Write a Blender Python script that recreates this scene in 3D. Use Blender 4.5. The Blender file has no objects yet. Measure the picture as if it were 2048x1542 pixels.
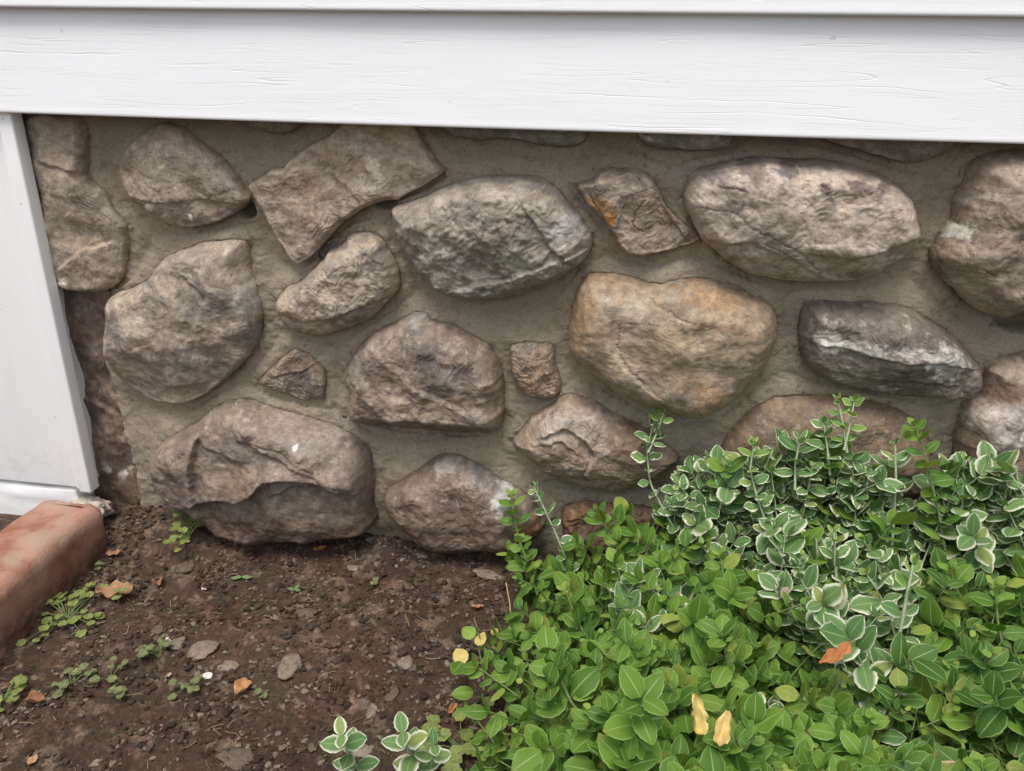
import bpy, math, random
import numpy as np
from mathutils import Vector, Matrix

random.seed(7)
rng = np.random.default_rng(7)
S = bpy.context.scene

# ------------------------------------------------------------------ camera
D, H0, FPX = 1.0, 0.705, 1577.0
PITCH, ROLL, YAW = map(math.radians, (22.5, 1.1, 8.3))
FW = np.array([-math.sin(YAW) * math.cos(PITCH), math.cos(YAW) * math.cos(PITCH), -math.sin(PITCH)])
RT0 = np.array([math.cos(YAW), math.sin(YAW), 0.0])
UP0 = np.cross(RT0, FW)
UPV = UP0 * math.cos(ROLL) - RT0 * math.sin(ROLL)
RTV = RT0 * math.cos(ROLL) + UP0 * math.sin(ROLL)
CAM = np.array([0.0, -D, H0])
cam = bpy.data.cameras.new("camera")
cam_o = bpy.data.objects.new("camera", cam)
S.collection.objects.link(cam_o)
cam.sensor_fit = 'HORIZONTAL'
cam.sensor_width = 36.0
cam.lens = FPX / 2048 * 36.0
cam.clip_start = 0.02
cam.clip_end = 400
M = Matrix((RTV.tolist(), UPV.tolist(), (-FW).tolist())).transposed().to_4x4()
M.translation = Vector(CAM)
cam_o.matrix_world = M
S.camera = cam_o

# ------------------------------------------------------------------ light
SUN_EL, SUN_AZ = math.radians(71), math.radians(192)      # azimuth of the sun, clockwise from +y
W = bpy.data.worlds.new("World")
S.world = W
W.use_nodes = True
wn = W.node_tree
wn.nodes.clear()
sky = wn.nodes.new('ShaderNodeTexSky')
sky.sky_type = 'NISHITA'
sky.sun_disc = False
sky.sun_elevation = SUN_EL
sky.sun_rotation = SUN_AZ
sky.dust_density = 4.0
sky.air_density = 1.0
hs = wn.nodes.new('ShaderNodeHueSaturation')
hs.inputs['Saturation'].default_value = 0.46
bg = wn.nodes.new('ShaderNodeBackground')
bg.inputs['Strength'].default_value = 0.15
wo = wn.nodes.new('ShaderNodeOutputWorld')
wn.links.new(sky.outputs[0], hs.inputs['Color'])
wn.links.new(hs.outputs[0], bg.inputs['Color'])
wn.links.new(bg.outputs[0], wo.inputs['Surface'])
sun = bpy.data.lights.new("sun", 'SUN')
sun.energy = 1.75
sun.angle = math.radians(26)
sun.color = (1.0, 0.95, 0.89)
sun_o = bpy.data.objects.new("sun", sun)
S.collection.objects.link(sun_o)
sd_ = Vector((math.sin(SUN_AZ) * math.cos(SUN_EL), math.cos(SUN_AZ) * math.cos(SUN_EL), math.sin(SUN_EL)))
sun_o.rotation_euler = sd_.to_track_quat('Z', 'Y').to_euler()
sun_o.location = (0, -3, 4)
S.view_settings.view_transform = 'Standard'
S.view_settings.look = 'None'
S.view_settings.exposure = 0.46
S.view_settings.gamma = 1.0
S.view_settings.use_curve_mapping = False
S.cycles.use_denoising = True
S.cycles.max_bounces = 6

# ------------------------------------------------------------------ pixels of the photograph -> places
def ray(x, y):
    return FW * FPX + RTV * (x - 1024) - UPV * (y - 771)
def on_y(x, y, Y):
    d = ray(x, y); return CAM + d * ((Y - CAM[1]) / d[1])
def on_z(x, y, Z=0.0):
    d = ray(x, y); return CAM + d * ((Z - CAM[2]) / d[2])

# ------------------------------------------------------------------ noise
_P = rng.permutation(256); _P = np.concatenate([_P, _P, _P])
_G = rng.normal(size=(256, 3)); _G /= np.linalg.norm(_G, axis=1)[:, None]
def pn(p):
    i = np.floor(p).astype(np.int64); f = p - i; i &= 255
    u = f * f * f * (f * (f * 6 - 15) + 10)
    r = 0
    for dx in (0, 1):
        wx = u[:, 0] if dx else 1 - u[:, 0]
        for dy in (0, 1):
            wy = u[:, 1] if dy else 1 - u[:, 1]
            for dz in (0, 1):
                wz = u[:, 2] if dz else 1 - u[:, 2]
                g = _G[_P[_P[_P[i[:, 0] + dx] + i[:, 1] + dy] + i[:, 2] + dz]]
                r = r + wx * wy * wz * (g[:, 0] * (f[:, 0] - dx) + g[:, 1] * (f[:, 1] - dy) + g[:, 2] * (f[:, 2] - dz))
    return r * 1.5
def fbm(p, scale, oct=3, gain=.5, seed=0.0):
    a, r, q = 1.0, 0, p / scale + seed * 17.31 + .37
    for _ in range(oct):
        r = r + a * pn(q); q = q * 2.03 + 5.1; a *= gain
    return r
def ridge(p, scale, oct=2, seed=0.0):
    a, r, q = 1.0, 0, p / scale + seed * 11.7 + .11
    for _ in range(oct):
        r = r + a * (1 - 2 * np.abs(pn(q))); q = q * 2.1 + 3.3; a *= .5
    return r
def ss(a, b, x):
    t = np.clip((x - a) / (b - a), 0, 1); return t * t * (3 - 2 * t)

# ------------------------------------------------------------------ mesh helpers
def mesh_np(name, v, quads=None, tris=None, smooth=True):
    me = bpy.data.meshes.new(name)
    nq = 0 if quads is None else len(quads); nt = 0 if tris is None else len(tris)
    me.vertices.add(len(v)); me.vertices.foreach_set('co', np.asarray(v, np.float32).ravel())
    idx = []
    if nq: idx.append(np.asarray(quads).ravel())
    if nt: idx.append(np.asarray(tris).ravel())
    idx = np.concatenate(idx).astype(np.int32)
    me.loops.add(len(idx)); me.loops.foreach_set('vertex_index', idx)
    me.polygons.add(nq + nt)
    st = np.concatenate([np.arange(nq) * 4, nq * 4 + np.arange(nt) * 3]).astype(np.int32)
    me.polygons.foreach_set('loop_start', st)
    me.polygons.foreach_set('use_smooth', np.full(nq + nt, smooth))
    me.update(calc_edges=True)
    return me
def set_attr(me, name, val):
    val = np.asarray(val, np.float32)
    if val.ndim == 2:
        a = me.attributes.new(name, 'FLOAT_COLOR', 'POINT')
        if val.shape[1] == 3: val = np.concatenate([val, np.ones((len(val), 1), np.float32)], 1)
        a.data.foreach_set('color', val.ravel())
    else:
        a = me.attributes.new(name, 'FLOAT', 'POINT'); a.data.foreach_set('value', val)
def link(name, me, mat, parent=None, kind=None, label=None, cat=None, group=None):
    o = bpy.data.objects.new(name, me)
    S.collection.objects.link(o)
    if mat is not None and me is not None and len(me.materials) == 0: me.materials.append(mat)
    if parent: o.parent = parent
    return tag(o, label, cat, group, kind)
def tag(o, label=None, cat=None, group=None, kind=None):
    if label: o['label'] = label
    if cat: o['category'] = cat
    if group: o['group'] = group
    if kind: o['kind'] = kind
    return o
def empty(name, loc, label=None, cat=None, group=None):
    o = bpy.data.objects.new(name, None); o.empty_display_size = .02
    S.collection.objects.link(o); o.location = Vector([float(c) for c in loc])
    return tag(o, label, cat, group)
def grid_quads(nu, nv):
    a = np.arange(nu - 1)[:, None] * nv + np.arange(nv - 1)[None, :]
    a = a.ravel()
    return np.stack([a, a + nv, a + nv + 1, a + 1], 1)

# ------------------------------------------------------------------ node helpers
class NT:
    def __init__(s, name):
        s.m = bpy.data.materials.new(name); s.m.use_nodes = True
        s.t = s.m.node_tree; s.t.nodes.clear()
        s.out = s.t.nodes.new('ShaderNodeOutputMaterial')
    def n(s, t, **k):
        nd = s.t.nodes.new(t)
        for a, b in k.items(): setattr(nd, a, b)
        return nd
    def put(s, sock, v):
        if hasattr(v, 'links') or hasattr(v, 'is_output'): s.t.links.new(v, sock)
        else: sock.default_value = v
    def co(s): return s.n('ShaderNodeTexCoord').outputs['Object']
    def mapv(s, v, scale=(1, 1, 1), loc=(0, 0, 0), rot=(0, 0, 0)):
        m = s.n('ShaderNodeMapping'); s.put(m.inputs['Vector'], v)
        m.inputs['Scale'].default_value = scale; m.inputs['Location'].default_value = loc; m.inputs['Rotation'].default_value = rot
        return m.outputs[0]
    def noise(s, v, scale, detail=3, rough=.55, dist=0.0, dims='3D'):
        m = s.n('ShaderNodeTexNoise'); m.noise_dimensions = dims
        s.put(m.inputs['Vector'], v); m.inputs['Scale'].default_value = scale
        m.inputs['Detail'].default_value = detail; m.inputs['Roughness'].default_value = rough; m.inputs['Distortion'].default_value = dist
        return m.outputs['Fac']
    def vor(s, v, scale, feature='F1', out='Distance', rand=1.0):
        m = s.n('ShaderNodeTexVoronoi'); m.feature = feature
        s.put(m.inputs['Vector'], v); m.inputs['Scale'].default_value = scale; m.inputs['Randomness'].default_value = rand
        return m.outputs[out]
    def ramp(s, f, a, b, ca=0.0, cb=1.0):
        m = s.n('ShaderNodeMapRange'); m.interpolation_type = 'SMOOTHSTEP'; s.put(m.inputs['Value'], f)
        m.inputs['From Min'].default_value = a; m.inputs['From Max'].default_value = b
        m.inputs['To Min'].default_value = ca; m.inputs['To Max'].default_value = cb
        return m.outputs[0]
    def math(s, op, a, b=0.0, c=0.0):
        m = s.n('ShaderNodeMath', operation=op)
        s.put(m.inputs[0], a); s.put(m.inputs[1], b); s.put(m.inputs[2], c)
        return m.outputs[0]
    def mix(s, f, a, b, mode='MIX'):
        m = s.n('ShaderNodeMix', data_type='RGBA', blend_type=mode)
        s.put(m.inputs[0], f)
        for i, v in ((6, a), (7, b)):
            s.put(m.inputs[i], v if not isinstance(v, tuple) or len(v) == 4 else (*v, 1))
        return m.outputs[2]
    def attr(s, name, out='Fac', typ='GEOMETRY'):
        m = s.n('ShaderNodeAttribute', attribute_name=name, attribute_type=typ); return m.outputs[out]
    def bump(s, h, strength=.5, dist=.001, nrm=None):
        m = s.n('ShaderNodeBump'); s.put(m.inputs['Height'], h)
        m.inputs['Strength'].default_value = strength; m.inputs['Distance'].default_value = dist
        if nrm is not None: s.put(m.inputs['Normal'], nrm)
        return m.outputs[0]
    def pbr(s, col, rough=.8, nrm=None, spec=.5, finish=True):
        m = s.n('ShaderNodeBsdfPrincipled')
        s.put(m.inputs['Base Color'], col if not isinstance(col, tuple) or len(col) == 4 else (*col, 1))
        s.put(m.inputs['Roughness'], rough); m.inputs['Specular IOR Level'].default_value = spec
        if nrm is not None: s.put(m.inputs['Normal'], nrm)
        if finish: s.t.links.new(m.outputs[0], s.out.inputs['Surface'])
        return m.outputs[0]

# ---- stone
def mat_stone():
    k = NT('weathered_fieldstone'); p = k.co()
    col = k.attr('Col', 'Color')
    rnd = k.n('ShaderNodeObjectInfo').outputs['Random']
    p4 = k.n('ShaderNodeVectorMath', operation='ADD'); k.put(p4.inputs[0], p)
    cb = k.n('ShaderNodeCombineXYZ'); k.put(cb.inputs[0], k.math('MULTIPLY', rnd, 9.0)); k.put(p4.inputs[1], cb.outputs[0])
    p = p4.outputs[0]
    n1 = k.noise(p, 520, 5, .75)
    n2 = k.noise(p, 95, 5, .65)
    n3 = k.noise(k.mapv(p, (60, 60, 190), rot=(0, .5, 0)), 1, 4, .6)
    c = k.mix(k.ramp(n2, .42, .66), col, (1.25, 1.235, 1.21), 'MULTIPLY')
    c = k.mix(k.ramp(n2, .56, .36, 0, .7), c, (.74, .72, .70), 'MULTIPLY')
    c = k.mix(k.ramp(n1, .50, .74, 0, .8), c, (1.6, 1.57, 1.5), 'MULTIPLY')
    c = k.mix(k.ramp(n1, .47, .30, 0, .8), c, (.50, .48, .46), 'MULTIPLY')
    v = k.vor(p, 260, 'F1')
    c = k.mix(k.ramp(v, .16, .09, 0, .45), c, (.48, .46, .42))       # pale crystal flecks
    pit = k.vor(k.mapv(p, (1, 1, 1), loc=(3, 1, 2)), 150, 'F1')
    c = k.mix(k.ramp(pit, .20, .10, 0, .6), c, (.45, .43, .41), 'MULTIPLY')
    h = k.math('ADD', k.math('MULTIPLY', n1, .35), k.math('MULTIPLY', n2, 1.0))
    h = k.math('ADD', h, k.math('MULTIPLY', n3, .5))
    h = k.math('ADD', h, k.math('MULTIPLY', k.ramp(pit, .05, .25), .30))
    r = k.ramp(n2, .3, .7, .5, .72)
    k.pbr(c, r, k.bump(h, .8, .0015), .35)
    return k.m
def mat_mortar():
    k = NT('trowelled_mortar'); p = k.co()
    col = k.attr('Col', 'Color')
    n1 = k.noise(p, 650, 3, .65); n2 = k.noise(k.mapv(p, (1, 1, 1.6)), 120, 4, .6, .6)
    c = k.mix(k.ramp(n1, .5, .75, 0, .7), col, (1.65, 1.6, 1.55), 'MULTIPLY')
    c = k.mix(k.ramp(n1, .5, .3, 0, .8), c, (.66, .65, .62), 'MULTIPLY')
    c = k.mix(k.ramp(n2, .52, .34, 0, .5), c, (.78, .76, .72), 'MULTIPLY')
    v = k.vor(p, 70, 'F1')
    c = k.mix(k.ramp(v, .07, .045, 0, .7), c, (.05, .04, .03))
    h = k.math('ADD', k.math('MULTIPLY', n1, .7), k.math('MULTIPLY', n2, 1.0))
    k.pbr(c, .95, k.bump(h, .9, .0026), .2)
    return k.m
def mat_soil():
    k = NT('damp_garden_soil'); p = k.co()
    col = k.attr('Col', 'Color')
    n1 = k.noise(p, 480, 5, .75); n2 = k.noise(p, 90, 6, .75)
    c = k.mix(k.ramp(n2, .48, .70), col, (2.3, 2.1, 1.95), 'MULTIPLY')
    c = k.mix(k.ramp(n1, .5, .32), c, (.45, .43, .42), 'MULTIPLY')
    c = k.mix(k.ramp(n1, .58, .74, 0, .6), c, (.16, .125, .095))
    v = k.vor(p, 330, 'F1')
    c = k.mix(k.ramp(v, .13, .08, 0, .5), c, (.26, .22, .17))
    h = k.math('ADD', k.math('MULTIPLY', n1, .6), k.math('MULTIPLY', n2, 1.2))
    k.pbr(c, .9, k.bump(h, 1.0, .004), .3)
    return k.m
def mat_clod(name, ca, cb):
    k = NT(name); p = k.co()
    rnd = k.attr('tint')
    n1 = k.noise(p, 400, 4, .7)
    c = k.mix(rnd, ca, cb)
    c = k.mix(k.ramp(n1, .6, .35, 0, .8), c, (.5, .48, .46), 'MULTIPLY')
    k.pbr(c, .92, k.bump(n1, .8, .0015), .25)
    return k.m
def mat_siding():
    k = NT('embossed_white_siding'); p = k.co()
    warp = k.noise(k.mapv(p, (5, 1, 14)), 1, 3, .5)
    pz = k.n('ShaderNodeSeparateXYZ'); k.put(pz.inputs[0], p)
    cmb = k.n('ShaderNodeCombineXYZ')
    k.put(cmb.inputs[0], pz.outputs[0]); k.put(cmb.inputs[2], k.math('ADD', pz.outputs[2], k.math('MULTIPLY', warp, .02)))
    g = cmb.outputs[0]
    n = k.noise(k.mapv(g, (1.3, 1, 62)), 1, 1, .4)
    # long wandering grooves: level lines of a stretched noise
    fr = k.math('FRACT', k.math('MULTIPLY', n, 9.0))
    ln = k.math('ABSOLUTE', k.math('SUBTRACT', fr, .5))
    mask = k.ramp(k.noise(k.mapv(g, (6, 1, 40), loc=(3, 0, 1)), 1, 2, .5), .40, .58)
    line = k.math('MULTIPLY', k.ramp(ln, .045, .0), mask)
    fine = k.noise(k.mapv(g, (22, 1, 900)), 1, 3, .6)
    fmask = k.ramp(k.noise(k.mapv(g, (9, 1, 30)), 1, 2, .5), .35, .65)
    h = k.math('SUBTRACT', k.math('MULTIPLY', k.math('MULTIPLY', fine, fmask), .75), k.math('MULTIPLY', line, .6))
    c = k.mix(k.noise(p, 9, 4, .6), (.80, .81, .825), (.84, .845, .855))
    c = k.mix(k.math('MULTIPLY', line, .10), c, (.5, .5, .5))
    sp = k.vor(k.mapv(p, (1, 1, 1.4), loc=(.3, .2, .1)), 13, 'F1')
    tw = k.ramp(k.noise(p, 420, 2, .6), .42, .6)
    c = k.mix(k.math('MULTIPLY', k.ramp(sp, .050, .026), k.math('MULTIPLY', tw, .6)), c, (.28, .27, .25))
    k.pbr(c, .42, k.bump(h, .7, .0005), .35)
    return k.m
def mat_paint():
    k = NT('white_painted_wood'); p = k.co()
    n = k.noise(k.mapv(p, (60, 60, 2.2)), 1, 4, .6)
    st = k.noise(k.mapv(p, (26, 26, 3)), 1, 3, .6)
    c = k.mix(k.ramp(st, .5, .78, 0, .5), (.86, .86, .855), (.80, .79, .765))
    sp = k.vor(k.mapv(p, (1, 1, .6)), 48, 'F1')
    c = k.mix(k.math('MULTIPLY', k.ramp(sp, .09, .04), k.ramp(k.noise(p, 300, 2), .45, .62, 0, .7)), c, (.2, .18, .15))
    z = k.n('ShaderNodeSeparateXYZ'); k.put(z.inputs[0], p)
    low = k.math('MULTIPLY', k.ramp(z.outputs[2], .10, .03), k.ramp(k.noise(p, 45, 5, .7), .45, .66))
    c = k.mix(k.math('MULTIPLY', low, .18), c, (.45, .40, .33))
    k.pbr(c, .5, k.bump(n, .35, .0008), .4)
    return k.m
def mat_terracotta():
    k = NT('red_terracotta'); p = k.co()
    n = k.noise(p, 16, 4, .6, .4); f = k.noise(p, 500, 3, .7)
    c = k.mix(k.ramp(n, .36, .64), (.27, .11, .068), (.40, .225, .165))
    n2 = k.noise(k.mapv(p, (1, 1, 1), loc=(4, 2, 0)), 9, 3, .6)
    c = k.mix(k.ramp(n2, .52, .66, 0, .75), c, (.37, .27, .20))
    c = k.mix(k.ramp(f, .58, .75, 0, .5), c, (.42, .28, .2))
    c = k.mix(k.ramp(f, .42, .28, 0, .5), c, (.10, .03, .018))
    z = k.n('ShaderNodeSeparateXYZ'); k.put(z.inputs[0], p)
    c = k.mix(k.math('MULTIPLY', k.ramp(z.outputs[2], .045, .008), k.ramp(k.noise(p, 40, 4), .3, .6, .2, .9)), c, (.07, .035, .022))
    k.pbr(c, .88, k.bump(k.math('ADD', f, k.math('MULTIPLY', k.noise(p, 140, 3, .6), 1.2)), .8, .0022), .3)
    return k.m
def mat_leaf(name, a, b, kind='plain', margin=(.62, .64, .46), trans=.28):
    k = NT(name)
    u = k.math('ABSOLUTE', k.attr('lu')); v = k.attr('lv'); t = k.attr('tint')
    rnd = k.n('ShaderNodeObjectInfo').outputs['Random']
    r = k.math('FRACT', k.math('ADD', k.math('MULTIPLY', rnd, 3.7), t))
    p = k.co()
    c = k.mix(r, a, b)
    c = k.mix(k.ramp(r, .90, .97, 0, .45), c, (.34, .34, .08))
    n = k.noise(p, 160, 3, .6); nf = k.noise(p, 900, 2, .6)
    c = k.mix(k.ramp(n, .4, .65, 0, .6), c, (1.35, 1.3, 1.15), 'MULTIPLY')
    # side veins
    ph = k.math('SUBTRACT', v, k.math('MULTIPLY', u, .28))
    sv = k.math('ABSOLUTE', k.math('SUBTRACT', k.math('FRACT', k.math('MULTIPLY', ph, 6.5)), .5))
    svl = k.ramp(sv, .10, .0)
    c = k.mix(k.math('MULTIPLY', svl, .22), c, (.20, .32, .10))
    mid = k.ramp(u, .085, .02)
    c = k.mix(k.math('MULTIPLY', mid, .62), c, (.34, .46, .20))
    if kind == 'varieg':
        w = k.noise(p, 230, 3, .65)
        w2 = k.math('ADD', u, k.math('MULTIPLY', k.math('SUBTRACT', w, .5), 1.15))
        w2 = k.math('ADD', w2, k.math('MULTIPLY', k.math('SUBTRACT', r, .5), .30))
        tip = k.ramp(v, .80, .98, 0, .22)
        e = k.ramp(k.math('ADD', w2, tip), .76, .86)
        c = k.mix(e, c, margin)
    elif kind == 'rim':
        e = k.ramp(k.math('ADD', u, k.math('MULTIPLY', k.math('SUBTRACT', n, .5), .15)), .86, .96)
        c = k.mix(k.math('MULTIPLY', e, .55), c, (.34, .48, .17))
    # blemishes
    c = k.mix(k.math('MULTIPLY', k.ramp(k.math('ADD', v, k.math('MULTIPLY', k.noise(p, 120, 2), .25)), 1.02, 1.12), k.ramp(r, .55, .75, 0, .8)), c, (.26, .17, .07))
    bl = k.ramp(k.noise(p, 85, 4, .65), .63, .72, 0, .7)
    c = k.mix(bl, c, (.24, .22, .11))
    fl = k.vor(p, 210, 'F1')
    c = k.mix(k.ramp(fl, .075, .045, 0, .7), c, (.42, .46, .36))
    h = k.math('ADD', k.math('MULTIPLY', svl, -.5), k.math('MULTIPLY', nf, .25))
    h = k.math('SUBTRACT', h, k.math('MULTIPLY', mid, .6))
    nr = k.bump(h, .5, .0008)
    bs = k.pbr(c, .5, nr, .22, finish=False)
    tr = k.n('ShaderNodeBsdfTranslucent'); k.put(tr.inputs['Color'], k.mix(1.0, c, (1.25, 1.35, .75), 'MULTIPLY')); k.put(tr.inputs['Normal'], nr)
    mx = k.n('ShaderNodeMixShader'); mx.inputs[0].default_value = trans
    k.t.links.new(bs, mx.inputs[1]); k.t.links.new(tr.outputs[0], mx.inputs[2]); k.t.links.new(mx.outputs[0], k.out.inputs['Surface'])
    return k.m
def mat_simple(name, a, b, scale=200, rough=.7, bump=.5, trans=0.0):
    k = NT(name); p = k.co(); n = k.noise(p, scale, 4, .65)
    c = k.mix(k.ramp(n, .3, .7), a, b)
    nr = k.bump(n, bump, .001)
    if trans:
        bs = k.pbr(c, rough, nr, .35, finish=False)
        tr = k.n('ShaderNodeBsdfTranslucent'); k.put(tr.inputs['Color'], c)
        mx = k.n('ShaderNodeMixShader'); mx.inputs[0].default_value = trans
        k.t.links.new(bs, mx.inputs[1]); k.t.links.new(tr.outputs[0], mx.inputs[2]); k.t.links.new(mx.outputs[0], k.out.inputs['Surface'])
    else: k.pbr(c, rough, nr, .35)
    return k.m
MS, MM, MSOIL = mat_stone(), mat_mortar(), mat_soil()

# ================================================================== the wall: stones traced, then given depth
GREY, TAN, DARK, BRN, ORA = (.205, .175, .145), (.245, .200, .155), (.120, .100, .083), (.190, .125, .078), (.270, .165, .080)
LITE, RED = (.30, .255, .215), (.135, .085, .068)
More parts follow.
